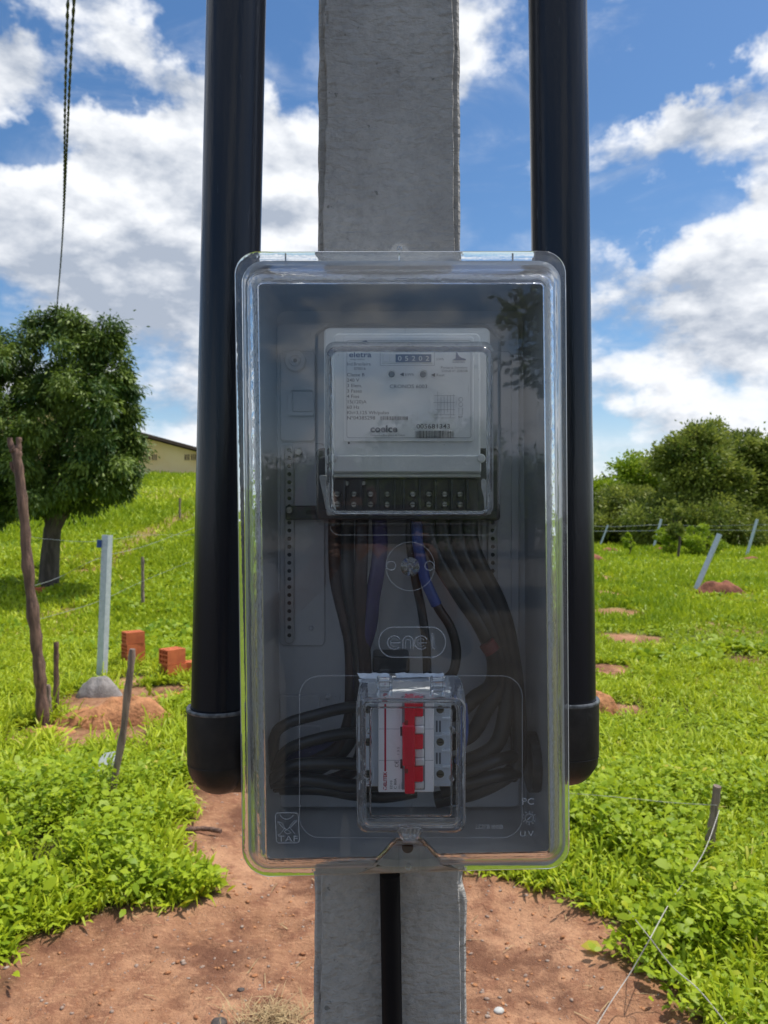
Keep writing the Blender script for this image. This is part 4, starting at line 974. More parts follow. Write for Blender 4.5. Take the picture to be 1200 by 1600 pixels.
# remove the strip that joins L5 outer to L5 inner (the face slabs go there)
io, ii_ = len(O)-1, len(O)
Fk = [f for idx, f in enumerate(Fc_) if not (io*n <= idx < (io+1)*n)]
bmc = bmesh.new(); vs_ = [bmc.verts.new(v) for v in Vc]; bmc.verts.ensure_lookup_table()
for f in Fk: bmc.faces.new([vs_[i] for i in f])
VIS0 = roundpoly(rect(508, 771, 534, 806), 15, 6)      # visor root
LID0 = rr(562, 722, 1056, 1281, 12, 6)                 # breaker opening
def slab(loop_idx, holes, Y):
    base = [vs_[loop_idx*n+k] for k in range(n)]; ed = []
    for k in range(n): ed.append(bmc.edges.get((base[k], base[(k+1) % n])) or bmc.edges.new((base[k], base[(k+1) % n])))
    hv = []
    for h in holes:
        q = [bmc.verts.new(v) for v in PL(h, Y)]; hv.append(q)
        for k in range(len(q)): ed.append(bmc.edges.new((q[k], q[(k+1) % len(q)])))
    r = bmesh.ops.triangle_fill(bmc, use_beauty=True, use_dissolve=False, edges=ed)
    for g_ in r['geom']:
        if isinstance(g_, bmesh.types.BMFace): g_.material_index = 1
    return hv
ha = slab(io, [VIS0, LID0], YA); hb = slab(ii_, [VIS0, LID0], YA+.0024)
for A_, B_ in zip(ha, hb):
    for k in range(len(A_)):
        f = bmc.faces.new([A_[k], A_[(k+1) % len(A_)], B_[(k+1) % len(A_)], B_[k]]); f.material_index = 1
bmesh.ops.recalc_face_normals(bmc, faces=bmc.faces)
me = bpy.data.meshes.new('clear_cover'); bl = wloc(box)
for v in bmc.verts: v.co -= bl
bmc.to_mesh(me); bmc.free(); me.materials.append(glass); me.materials.append(clear)
me.polygons.foreach_set('use_smooth', [p_.material_index == 0 for p_ in me.polygons])
cover = bpy.data.objects.new('clear_cover', me); col.objects.link(cover); cover.parent = box
# raised visor over the meter
v0 = VIS0; va = roundpoly(rect(511, 769, 540, 805), 14, 6); v1 = roundpoly(rect(515, 765, 545, 803), 13, 6)
vis = loft([PL(v0, YA+.0), PL(va, YA-.010), PL(v1, YA-.0135), PL(inset(v1, 4), YA-.0135), PL(inset(v1, 5.5), YA-.0115), PL(inset(va, 5), YA-.008), PL(inset(v0, 3.5), YA+.0022)], close=True)
vo = mk('meter_visor', vis, glass, cover, True, auto=50)
mk('visor_pane', loft([PL(inset(v1, 4), YA-.0133), PL(inset(v1, 4), YA-.0118)], cap0=True, cap1=True), clear2, vo)
# wide soft step around the visor
st = roundpoly([(492, 520), (516, 505), (760, 505), (783, 528), (783, 822), (492, 822)], [10, 16, 16, 10, 16, 16], 6)
mk('visor_step', loft([PL(st, YA-.0002), PL(inset(st, 2.5), YA-.0022), PL(inset(st, 5), YA-.0002)]), clear, cover, True, auto=60)
for pts_ in ([(498, 742), (508, 742), (513, 750), (524, 790), (527, 805), (511, 806), (505, 775), (500, 752)], [(752, 745), (762, 752), (765, 770), (768, 804), (757, 804), (756, 778), (752, 762)]):
    lp = roundpoly(pts_, 3, 3); mk('sealant', loft([PL(lp, YA+.004), PL(inset(lp, .6), YA+.0028)], cap0=True, cap1=True), caulk_m, cover, True)
# embossing on the cover
emb = glass
def emboss(name, pts2, wd=1.5, closed=False, parent=cover): return mk(name, ridge(pts2, YA-.0003, wd, closed, 6), ridge_glint, parent, True)
emboss('moulded_line', roundpoly([(468, 1056), (816, 1056), (816, 1309), (468, 1309)], 32, 8), .7, True)
emboss('moulded_line', roundpoly([(516, 700), (775, 700), (775, 836), (516, 836)], 14, 5)[10:], .7)
def circ(cx, cy_, r, n=20, a0=0, a1=360): return [(cx+r*math.cos(R(a0+(a1-a0)*i/n)), cy_-r*math.sin(R(a0+(a1-a0)*i/n))) for i in range(n+(0 if a1-a0 >= 360 else 1))]
emboss('moulded_circle', circ(641, 885, 38, 36), .8, True); emboss('moulded_circle', circ(611, 884, 7), 1.3, True); emboss('moulded_circle', circ(671, 884, 7), 1.3, True)
bt = mk('clear_button', disc(641, 886, YA-.006, 15, .006, 24, 1.0), glass, cover, True); mk('button_core', disc(640, 886, YA-.008, 6.5, .003, 12, .8), glass, bt, True)
lg = emboss('logo_outline', roundpoly(rect(592, 696, 980, 1027), 23.4, 10), 1.7, True)
def stroke(pts2, w_=1.6): emboss('logo_letter', pts2, w_, False, lg)
for cx_, in ((616,), (658,)):
    stroke(circ(cx_, 1004, 10.5, 18, 28, 318)); stroke(circ(cx_, 1004, 6.2, 14, 40, 320), .8); stroke([(cx_-5, 1004.5), (cx_+9.5, 1004.5)])
stroke([(629.5, 1014), (629.5, 1002)]+circ(637.5, 1002, 8, 10, 180, 0)+[(645.5, 1014)]); stroke([(633.5, 1014), (633.5, 1003)]+circ(637.5, 1003, 4, 8, 180, 0)+[(641.5, 1014)], .8)
stroke([(675, 989), (675, 1010), (679, 1014.5)]); stroke([(678, 989), (678, 1009), (681.5, 1012)], .8)
ef = emboss('maker_emblem', roundpoly([(430, 1270), (466, 1270), (468, 1317), (432, 1317)], 5, 4), 1.2, True)
def ems(p_, w_=1.0): emboss('emblem_stroke', p_, w_, False, ef)
ems(circ(448, 1269, 11, 12, 200, 340)); ems([(434, 1284), (442, 1293), (448, 1296), (455, 1292), (464, 1282)]); ems([(434, 1284), (440, 1285), (445, 1294), (438, 1303), (432, 1305)]); ems([(464, 1282), (459, 1283), (452, 1292), (461, 1303)]); ems([(444, 1299), (449, 1296), (455, 1301), (449, 1303), (444, 1299)])
text('emblem_lettering', 'TAF', 434, 1315, 9.5, YA-.0004, ridge_glint, ef, solid=.02, sx=1.35)
text('moulded_lettering', 'PC', 815, 1257, 10, YA-.0004, ridge_glint, cover, solid=.03, sx=1.15)
text('moulded_lettering', 'U.V.', 812, 1307, 9, YA-.0004, ridge_glint, cover, solid=.03, sx=1.1)
text('moulded_lettering', 'LOTE 0005', 743, 1295, 6.5, YA-.0004, ridge_glint, cover, solid=.03)
sn = emboss('date_stamp', circ(827, 1278, 6.5, 16), 1.0, True)
for k in range(12):
    a = R(30*k); emboss('date_ray', [(827+8.5*math.cos(a), 1278+8.5*math.sin(a)), (827+11*math.cos(a), 1278+11*math.sin(a))], 1.1, False, sn)
emboss('date_ray', [(824, 1281), (830, 1275)], 1.1, False, sn)
# marks in the top flange, tab at the top and at the bottom
for x_ in (446, 624, 801): mk('flange_rib', ridge([(x_, 396), (x_, 408)], YF-.002, 3), glass, cover, True)
tp_ = [(603, 394)]+circ(624, 391, 13, 12, 165, 15)+[(645, 394)]
mk('top_tab', loft([PL(tp_, YF+.004), PL(tp_, YF+.006)], cap0=True, cap1=True), clear, box); mk('tab_hole', ring(624, 388, YF+.003, 3.2, 1), glass, box, True)
tb2 = roundpoly([(622, 1322), (656, 1322), (655, 1364), (623, 1364)], 3, 3)
bt2 = mk('bottom_tab', loft([PL(tb2, YF-.008), PL(inset(tb2, 1), YF-.0095), ], cap0=True, cap1=True), clear, box); mk('tab_ring', ring(638, 1354, YF-.0102, 4, 1.1), glass, bt2, True)
mk('bottom_screw', disc(637, 1325, YF-.006, 9, .006, 18), rust, box, True)

# hinged breaker window
lid = mk('breaker_window', loft([PL(LID0, YA+.001), PL(roundpoly([(559, 1072), (726, 1072), (726, 1292), (559, 1292)], 14, 6), YA-.014),
        PL(roundpoly([(556, 1088), (728, 1088), (727, 1301), (558, 1301)], 17, 6), YA-.0235), PL(roundpoly([(559, 1091), (725, 1091), (724, 1298), (561, 1298)], 15, 6), YA-.0265),
        PL(roundpoly([(565, 1096), (719, 1096), (718, 1291), (567, 1291)], 12, 6), YA-.0262), PL(roundpoly([(567, 1098), (717, 1098), (716, 1289), (569, 1289)], 11, 6), YA-.0245),
        PL(roundpoly([(570, 1100), (714, 1100), (713, 1286), (572, 1286)], 10, 6), YA-.0245), PL(roundpoly([(571, 1100), (713, 1100), (712, 1285), (573, 1285)], 10, 6), YA-.0225),
        PL(roundpoly([(564, 1094), (720, 1094), (719, 1293), (566, 1293)], 14, 6), YA-.0225), PL(inset(LID0, 3), YA+.001)], close=True), milky, box, True, auto=40)
wl_ = roundpoly([(570, 1100), (714, 1100), (713, 1286), (572, 1286)], 10, 6)
mk('window_pane', loft([PL(wl_, YA-.0242), PL(wl_, YA-.0228)], cap0=True, cap1=True), clear_mat('clear_window', tint=(.995, .995, .995), dust=.02, bump=.05, ior_=1.35), lid)
ifr = rr(577, 707, 1104, 1276, 6, 4); mk('inner_frame', loft([PL(ifr, YA-.0222), PL(inset(ifr, 1.5), YA-.019), PL(inset(ifr, 3), YA-.0222)]), milky, lid, True)
for x_ in (601, 684):
    h = mk('hinge', tube([P(x_-12, 1073, YA-.020), P(x_+12, 1073, YA-.020)], .0032, 12), milky, lid, True)
    for q in (-9.5, 9.5): mk('hinge_ear', tube([P(x_+q, 1058, YA-.004), P(x_+q, 1066, YA-.018), P(x_+q, 1078, YA-.024), P(x_+q, 1088, YA-.025)], .0014, 8), milky, h, True)
    for yy_ in (1062, 1070, 1079): mk('hinge_barrel', tube([P(x_-8, yy_, YA-.022), P(x_+8, yy_, YA-.022)], .0022, 10), milky, h, True)
lt = mk('latch', loft([PL(roundpoly([(617, 1292), (663, 1292), (655, 1308), (650, 1316), (632, 1317), (625, 1308)], 3, 3), YA-.027), PL(roundpoly([(621, 1294), (659, 1294), (653, 1306), (647, 1313), (635, 1314), (628, 1306)], 3, 3), YA-.031)], cap0=True, cap1=True), milky, lid, True, auto=20)
for x_ in (627, 634, 641, 648, 655): mk('latch_tooth', ridge([(x_, 1293), (x_-(x_-641)*.25, 1307)], YA-.0315, 3.2), milky, lt, True)
mk('latch_plate', plate(629, 652, 1309, 1317, YA-.030, YA-.022, 3, 1), milky, lt, True)
for x_, y_ in ((576, 1144), (707, 1140), (577, 1224), (706, 1218)): mk('window_clip', disc(x_, y_, YA-.020, 4, .006, 6, .6), milky, lid, True, auto=10)
r9 = random.Random(3)
def ragged(x0, x1, y0, y1, Y, st=5, amp=1.2):
    up_ = [(x, y0+r9.uniform(-amp, amp)) for x in np.arange(x0, x1, st)]; dn = [(x, y1+r9.uniform(-amp, amp)) for x in np.arange(x1, x0, -st)]
    l = up_+dn; return loft([PL(l, Y), PL(l, Y+.0012)], cap0=True, cap1=True)
mk('sealing_tape', ragged(558, 612, 1052, 1060, YA-.003), tape_m, box); mk('sealing_tape', ragged(617, 695, 1051.5, 1058, YA-.003), tape_m, box)
mk('sealing_tape', ragged(560, 588, 1061, 1070, YA-.001), tape_m, box); mk('sealing_tape', ragged(612, 672, 1059, 1067, YA-.001), tape_m, box)

# ------------------------------------------------------------------ electricity meter
YM = .715
met = thing('electricity_meter', P(636, 800, YM+.1), 'pale grey electricity meter with printed faceplate inside the clear box', 'electricity meter')
mb = mk('base', plate(494, 780, 700, 812, YM+.024, YP-.002, 8, 3), meter_base_m, met, True)
mk('body', plate(521, 751, 520, 746, YM, YP-.002, 9, 3), meter_m, met, True)
mk('body_shoulder', plate(506, 766, 512, 706, YM+.03, YP-.002, 9, 3), meter_m, met, True)
mk('lower_ledge', plate(520, 752, 711, 738, YM-.004, YM+.02, 3, 2), meter_m, met, True)
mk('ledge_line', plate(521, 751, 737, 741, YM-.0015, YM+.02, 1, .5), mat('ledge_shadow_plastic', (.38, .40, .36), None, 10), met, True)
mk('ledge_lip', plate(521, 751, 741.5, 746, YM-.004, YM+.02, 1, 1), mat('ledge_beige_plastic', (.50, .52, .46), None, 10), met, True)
npz = mk('nameplate', plate(536, 740, 526, 690, YM-.0022, YM+.002, 4, .8), plate_w, met, True)
mk('plate_line', ridge(roundpoly(rect(542, 736, 532, 684), 3, 3), YM-.0023, .6, True, 4), ink_soft, npz)
YT = YM-.0029
reg = mk('register', plate(597, 676, 552, 568, YT+.0003, YT+.002, 1, .5), meter_m, met)
for x0_ in (599, 608.8): mk('register_window', plate(x0_, x0_+8.6, 553.5, 565.5, YT, YT+.001, .6, .3), mat('register_white', (.72, .74, .76), None, 10), reg)
mk('register_window', plate(618, 674, 553.5, 566, YT, YT+.001, .6, .3), mat('register_dark', (.10, .14, .24), None, 10), reg)
for q, ch_ in enumerate('05202'): text('digit', ch_, 621.5+10.8*q, 563.6, 7.5, YT-.0003, plate_w, reg, sx=1.15)
mk('register_frame', ridge(rr(594, 679, 549.5, 571, 1), YT, .5, True, 4), ink_soft, reg)
for x_ in (612, 661):
    o_ = mk('sensor_ring', ring(x_, 584.5, YT-.0002, 7.2, .7, 24), meter_m, met, True); mk('sensor', disc(x_, 584.5, YT-.0006, 4.9, .002, 18, .4), mat('sensor_grey', (.17, .18, .18), None, 40), o_, True)
def tx(s, x, y, h, m_=ink, **k_): text('lettering', s, x, y, h, YT, m_, npz, **k_)
tx('eletra', 545, 558, 8.5, ink_blue, bold=.01, sx=1.25); tx('energy solutions', 547, 562.5, 2.4, ink_soft); tx('Ind.Brasileira', 542, 571, 5, ink_soft); tx('070016', 553, 578, 4.3, ink_soft)
for q, s_ in enumerate(('Classe B', '240 V', '3 Elem.', '3 Fases', '4 Fios', '15(120)A', '60 Hz', 'Kh=3,125 Wh/pulso')): tx(s_, 542, 588+8.45*q, 5.2, ink, sx=1.08, bold=.004)
tx('Nº04385298', 542, 655.5, 5.4, ink, sx=1.12, bold=.006)
tx('CRONOS 6003', 608.5, 606.5, 5.7, ink, sx=1.13, bold=.002)
tx('kWh', 682, 563, 4, ink_soft); tx('\u25c4 kWh', 624, 587, 4.2, ink_soft, sx=1.2); tx('\u25c4 Reat', 673, 588, 4.2, ink_soft, sx=1.2)
mk('arrow_mark', loft([PL([(625.5, 585), (631, 582), (631, 588)], YT), PL([(625.5, 585), (631, 582), (631, 588)], YT+.0004)], cap0=True, cap1=True), ink, npz)
mk('arrow_mark', loft([PL([(674.5, 586), (680, 583), (680, 589)], YT), PL([(674.5, 586), (680, 583), (680, 589)], YT+.0004)], cap0=True, cap1=True), ink, npz)
tx('Portaria Inmetro', 688.5, 576, 3.9, ink_soft, sx=1.1); tx('Dimel nº 208/08', 690, 581.3, 3.9, ink_soft, sx=1.1)
tri_ = [(706, 563), (712, 560), (713, 549), (717, 556), (721, 559), (728, 561), (728, 563)]
mk('seal_mark', loft([PL(tri_, YT), PL(tri_, YT+.0004)], cap0=True, cap1=True), ink_blue, npz); tx('INMETRO', 707, 567.2, 2.4, ink_blue, sx=1.3)
tx('coelce', 578.5, 675, 10.2, mat('logo_grey', (.13, .14, .19), None, 10), bold=.035, sx=1.12); tx('Companhia Energética do Ceará', 578.5, 681, 2.6, ink_soft, sx=1.1)
tx('005681343', 650.5, 669.5, 7.1, ink, sx=1.17, bold=.002)
def bars(x0, x1, y0, y1, seed, nm, parent):
    r_ = random.Random(seed); x = x0; gs = []
    while x < x1:
        w_ = r_.choice([.55, .55, 1.0, 1.4]); gs.append(loft([PL(rect(x, min(x+w_, x1), y0, y1), YT), PL(rect(x, min(x+w_, x1), y0, y1), YT+.0003)], cap0=True)); x += w_+r_.choice([.55, .8, 1.1])
    tag(mk(nm, join(*gs), ink, parent), kind='stuff')
bars(650, 709, 673, 684.5, 1, 'barcode', npz); bars(594.5, 637, 650.5, 656, 2, 'barcode', npz)
# little wiring diagram
dg = []
for x_ in (684, 689, 694, 699, 704, 709): dg.append(ridge([(x_, 612+(x_*7 % 9)), (x_, 652-(x_*5 % 11))], YT, .55, False, 4))
for y_ in (618, 629, 640, 648, 653): dg.append(ridge([(681-(y_ % 5), y_), (711, y_)], YT, .5, False, 4))
dg += [ridge(circ(720, 624, 3.2, 12), YT, .5, True, 4), ridge(circ(720, 632, 3.2, 12), YT, .5, True, 4), ridge([(717, 637), (717, 648), (723, 648), (723, 637)], YT, .5, False, 4)]
tag(mk('wiring_diagram', join(*dg), ink_soft, npz), kind='stuff'); tx('N F', 716, 653, 3.2, ink_soft)
text('lettering', 'Companhia Energ\u00e9tica', 590, 543, 4.5, YT, ink_soft, npz, sx=1.2); 
mk('plate_arrow', loft([PL([(556, 536), (572, 532), (577, 536), (572, 540)], YT), PL([(556, 536), (572, 532), (577, 536), (572, 540)], YT+.0003)], cap0=True), ink_blue, npz)
mk('plate_pin', disc(545, 692, YT, 1.6, .002, 8), dark_hole, met)
# side lugs of the meter cover and terminal block
for x_ in (519, 752): mk('cover_lug', disc(x_, 716, YM-.006, 7, .02, 20, .5), meter_m, met, True)
tbk = mk('terminal_block', plate(521, 747, 748, 798, YM+.012, YM+.05, 2, 1), mat('terminal_block_black', (.030, .026, .026), (.045, .028, .025), 20, rough=.3), met)
for x_ in (538, 564, 590, 617, 631, 656, 681, 706, 731): mk('divider', plate(x_-1.6, x_+1.6, 749, 797, YM-.0, YM+.014, 1, .5), meter_base_m, tbk)
for x_ in (527, 553, 579, 605, 645, 670, 695, 719):
    for y_ in (772, 788):
        s_ = mk('terminal_screw', disc(x_, y_, YM+.006, 4.9, .006, 14, .5), steel, tbk, True); mk('screw_slot', loft([PL(rect(x_-3.4, x_+3.4, y_-.7, y_+.7), YM+.0056), PL(rect(x_-3.4, x_+3.4, y_-.7, y_+.7), YM+.0065)], cap0=True), dark_hole, s_)
for x_ in (541.5, 568): mk('terminal_screw', disc(x_, 755, YM+.004, 4.2, .008, 14, .5), steel, tbk, True)
mk('terminal_cover_rim', plate(496, 778, 797, 812, YM+.012, YM+.03, 5, 2), meter_base_m, met, True)

# ------------------------------------------------------------------ circuit breaker (sideways, three poles)
YK = .668
brk = thing('circuit_breaker', P(638, 1236, YK+.03), 'white three pole circuit breaker with red tied levers behind the small window', 'circuit breaker')
mk('terminal_housing', plate(571, 705, 1090, 1229, YK+.010, YK+.05, 2, 1), breaker_m2, brk, True)
mk('body', plate(591, 678, 1088, 1238, YK-.004, YK+.05, 2, 1.2), breaker_m, brk, True)
mk('lever_recess', plate(628, 664, 1094, 1234, YK-.0046, YK, 1, .5), mat('recess_grey', (.30, .32, .36), None, 10), brk)
for y_ in (1109, 1160, 1210):
    for x_, s_ in ((575, 1), (688, 1)):
        pk = mk('screw_pocket', plate(x_-9 if x_ > 600 else x_-3, x_+9, y_-11, y_+9, YK+.0088, YK+.012, 2, 1), breaker_m2, brk, True)
        sc_ = mk('screw', disc(x_, y_, YK+.0072, 6, .003, 18, .4), mat('dark_brass_screw', (.13, .13, .10), (.07, .07, .06), 200, rough=.35, metal=.7), brk, True)
        mk('screw_slot', loft([PL(rect(x_-4, x_+4, y_-.8, y_+.8), YK+.0069), PL(rect(x_-4, x_+4, y_-.8, y_+.8), YK+.0075)], cap0=True), dark_hole, sc_)
for y_ in (1135, 1185):
    for x_ in (682.5, 687.5): mk('vent_slot', plate(x_-1.4, x_+1.4, y_-9, y_+9, YK+.0096, YK+.012, .8, .3), mat('slot_grey', (.14, .17, .22), None, 10), brk)
for y_ in (1122, 1147, 1172, 1197): mk('housing_step', plate(691, 704, y_, y_+4, YK+.006, YK+.012, 1, .5), breaker_m2, brk, True)
for y_ in (1139, 1188): mk('pole_joint', loft([PL(rect(592, 677, y_-.35, y_+.35), YK-.0042), PL(rect(592, 677, y_-.35, y_+.35), YK-.0036)], cap0=True), mat('joint_grey', (.36, .40, .47), None, 10), brk)
mk('red_stripe', loft([PL(rect(600.5, 603.3, 1099, 1205), YK-.0043), PL(rect(600.5, 603.3, 1099, 1205), YK-.0037)], cap0=True), red_ink, brk)
mk('red_stripe', loft([PL(rect(598, 605, 1090, 1094), YK-.0043), PL(rect(598, 605, 1090, 1094), YK-.0037)], cap0=True), red_ink, brk)
text('brand_lettering', 'ELITEK', 604.2, 1228, 5.0, YK-.0044, red_ink, brk, rot=90, sx=1.0, bold=.03)
for a0_ in (20, 140, 260): mk('brand_mark', ridge(circ(601.5, 1231.5, 2.6, 7, a0_, a0_+85), YK-.0044, 1.1, False, 4), red_ink, brk)
text('marking', 'ED10', 613, 1233, 3.8, YK-.0044, ink, brk, rot=90, sx=1.1); text('marking', 'C 80A', 619.5, 1233, 4, YK-.0044, ink, brk, rot=90, sx=1.1)
for q, s_ in enumerate(('400V~', '50/60Hz', '6000')): text('marking', s_, 625+q*3.6, 1233, 2.2, YK-.0048, ink_soft, brk, rot=90)
text('marking', 'C\u20ac', 622.5, 1199, 5.6, YK-.0044, ink, brk, rot=90, sx=.95); text('marking', '1 3 5', 624, 1180, 3.4, YK-.0044, ink_soft, brk, rot=90, sx=1.3)
for y_ in (1143, 1194): mk('link_notch', plate(625.5, 629.5, y_-7, y_+7, YK-.0052, YK, .6, .3), mat('notch_brown', (.10, .03, .03), None, 10), brk)
for y0_, y1_ in ((1096, 1120), (1148, 1171), (1198, 1222)): mk('lever', plate(646, 661, y0_, y1_, YK-.009, YK, 2, 1.2), red_m, brk, True)
for y0_, y1_ in ((1120, 1148), (1171, 1198), (1222, 1233)):
    mk('toggle_drum', join(plate(648, 662.5, y0_, y0_+.48*(y1_-y0_), YK-.008, YK, 2, 1.5), plate(648, 663, y0_+.52*(y1_-y0_), y1_-1, YK-.0095, YK, 2.5, 2)) if y1_-y0_ > 15 else plate(648, 662.5, y0_, y1_, YK-.008, YK, 2, 1.5), knob_m, brk, True)
tie = mk('lever_tie', plate(632.5, 648, 1097, 1241, YK-.0145, YK-.004, 2.5, 1.5), red_m, brk, True)
mk('tie_sleeve', plate(629, 648.5, 1134, 1198, YK-.0175, YK-.006, 3, 2), mat('red_clear_sleeve', (.82, .006, .045), (.76, .006, .04), 20, rough=.25, spec=.3), brk, True)
for x_ in (634, 638.5, 643): mk('sleeve_rib', ridge([(x_, 1136), (x_, 1196)], YK-.0177, 1.3), mat('red_clear_sleeve', (.8,.012,.018)), brk, True)
for y_ in (1129, 1205): mk('tie_notch', plate(632.5, 637.5, y_-3.5, y_+3.5, YK-.0148, YK-.012, .5, .3), mat('notch_red', (.28, .01, .01), None, 10), brk)

# ------------------------------------------------------------------ cables inside the box
def cable(label, pts, r, m=cable_m, name='cable', group='cables inside the meter box', extra=None):
    pts3 = [P(*p) for p in pts]; c0 = Vector(pts3[0])
    root = thing(name, c0, label, 'cable', group)
    mk('sheath', tube(spline(pts3, 7), r/F*.78, 12), m, root, True)
    if extra:
        for p_, r_, m_ in extra: mk('tape', tube(spline([P(*q) for q in p_], 6), r_/F*.78, 12), m_, root, True)
    return root
cable('outermost dark brown cable dropping from the left end of the meter', [(524, 800, .76), (523, 850, .77), (526, 910, .77), (540, 970, .77), (548, 1010, .77), (549, 1080, .77), (545, 1130, .77), (520, 1175, .77), (440, 1196, .785)], 10.5, brown_m)
cable('second cable from the left below the meter, black', [(544, 800, .755), (543, 860, .762), (545, 920, .762), (556, 980, .765), (562, 1040, .765), (560, 1100, .768), (545, 1160, .768), (500, 1200, .775), (430, 1215, .785)], 10.5)
cable('third cable from the left below the meter, reddish brown', [(566, 800, .76), (565, 860, .755), (563, 920, .757), (566, 980, .76), (570, 1040, .762), (572, 1100, .765), (560, 1190, .765), (510, 1222, .77), (430, 1228, .785)], 10.5, brown_m)
cable('thick violet cable below the meter left of the clear button', [(592, 800, .755), (594, 850, .757), (590, 890, .757), (582, 935, .76), (578, 975, .76), (566, 1020, .765), (560, 1080, .77), (552, 1150, .775), (470, 1180, .78), (420, 1186, .79)], 12, violet_m)
cable('thin black cable hanging straight down behind the clear button', [(641, 800, .765), (641, 850, .765), (650, 910, .765), (660, 960, .765), (666, 1010, .765), (668, 1060, .77), (672, 1110, .79)], 7)
cable('black cable with blue taped upper end looping right of the logo', [(652, 800, .755), (653, 850, .755), (664, 905, .757), (684, 948, .76), (704, 980, .762), (713, 1015, .765), (709, 1048, .765), (696, 1062, .77)], 7.4, cable_m,
      extra=[([(651, 815, .753), (653, 850, .754), (661, 890, .755), (666, 910, .756), (682, 945, .758)], 8.6, blue_m)])
for q, (dx, lab) in enumerate(((0, 'left of the thick black cables sweeping to the right below the meter'), (22, 'second of the thick black cables sweeping to the right below the meter'), (44, 'third of the thick black cables sweeping to the right below the meter'), (64, 'outer right of the thick black cables sweeping down the right side'))):
    e = ([(742, 1090, .78), (722, 1108, .78), (690, 1122, .785)], [(760, 1108, .775), (735, 1148, .775), (690, 1165, .78)], [(782, 1150, .77), (750, 1182, .77), (690, 1198, .775)], [(812, 1170, .77), (800, 1205, .77), (745, 1236, .77), (680, 1250, .775)])[q]
    cable(lab, [(664+dx*1.1, 800, .76), (672+dx, 845, .76), (690+dx*.95, 885, .76), (722+dx*.85, 935, .765), (752+dx*.62, 980, .765), (772+dx*.45, 1030, .77), (768+dx*.6, 1070, .775)]+e, 12.3,
          extra=[([(760, 1004, .757), (770, 1018, .757)], 12.9, mat('faint_red_tape', (.12, .012, .014), None, 30))] if q == 0 else None)
def hc(lab, pts, r): cable(lab, pts, r, cable_m)
hc('upper black cable arching from the breaker to the left conduit', [(590, 1104, .74), (540, 1106, .74), (490, 1118, .742), (450, 1130, .745), (430, 1148, .75), (428, 1185, .76), (436, 1215, .78)], 8.5)
hc('second black cable arching from the breaker to the left conduit', [(590, 1148, .74), (540, 1146, .74), (490, 1156, .742), (455, 1168, .748), (438, 1186, .755), (432, 1215, .77)], 8.5)
hc('third black cable running level from the breaker to the left', [(590, 1196, .735), (540, 1193, .735), (490, 1193, .74), (455, 1197, .745), (432, 1212, .755), (424, 1224, .77)], 9)
hc('lowest bundle of black cable below the breaker at the left', [(590, 1226, .74), (545, 1228, .74), (500, 1220, .745), (460, 1218, .75), (428, 1222, .765)], 10)
hc('black cable sagging lowest across the bottom of the box', [(650, 1236, .76), (600, 1244, .755), (550, 1240, .752), (500, 1232, .755), (440, 1232, .77)], 10)
hc('short black cable from the breaker towards the right conduit', [(690, 1212, .74), (730, 1205, .742), (775, 1188, .75), (808, 1180, .77)], 9.5)
hc('black cable looping below the breaker to the right conduit', [(690, 1238, .75), (725, 1226, .75), (770, 1214, .755), (810, 1206, .77)], 10)
cable('blue cable end beside the right edge of the breaker window', [(724, 1100, .70), (726, 1130, .70), (724, 1160, .70), (715, 1190, .71)], 5.5, blue_m)
cable('short red brown cable at the right conduit entry', [(800, 1110, .80), (806, 1150, .79), (808, 1185, .79), (800, 1215, .80)], 10, brown_m)
for sx_, x_ in ((-1, 424), (1, 824)):
    z_ = P(0, 1190, .79)
    mk('conduit_entry', tube([P(x_, 1190, .79), P(x_+sx_*14, 1190, .79)], .030, 28), meter_base_m, box, True)

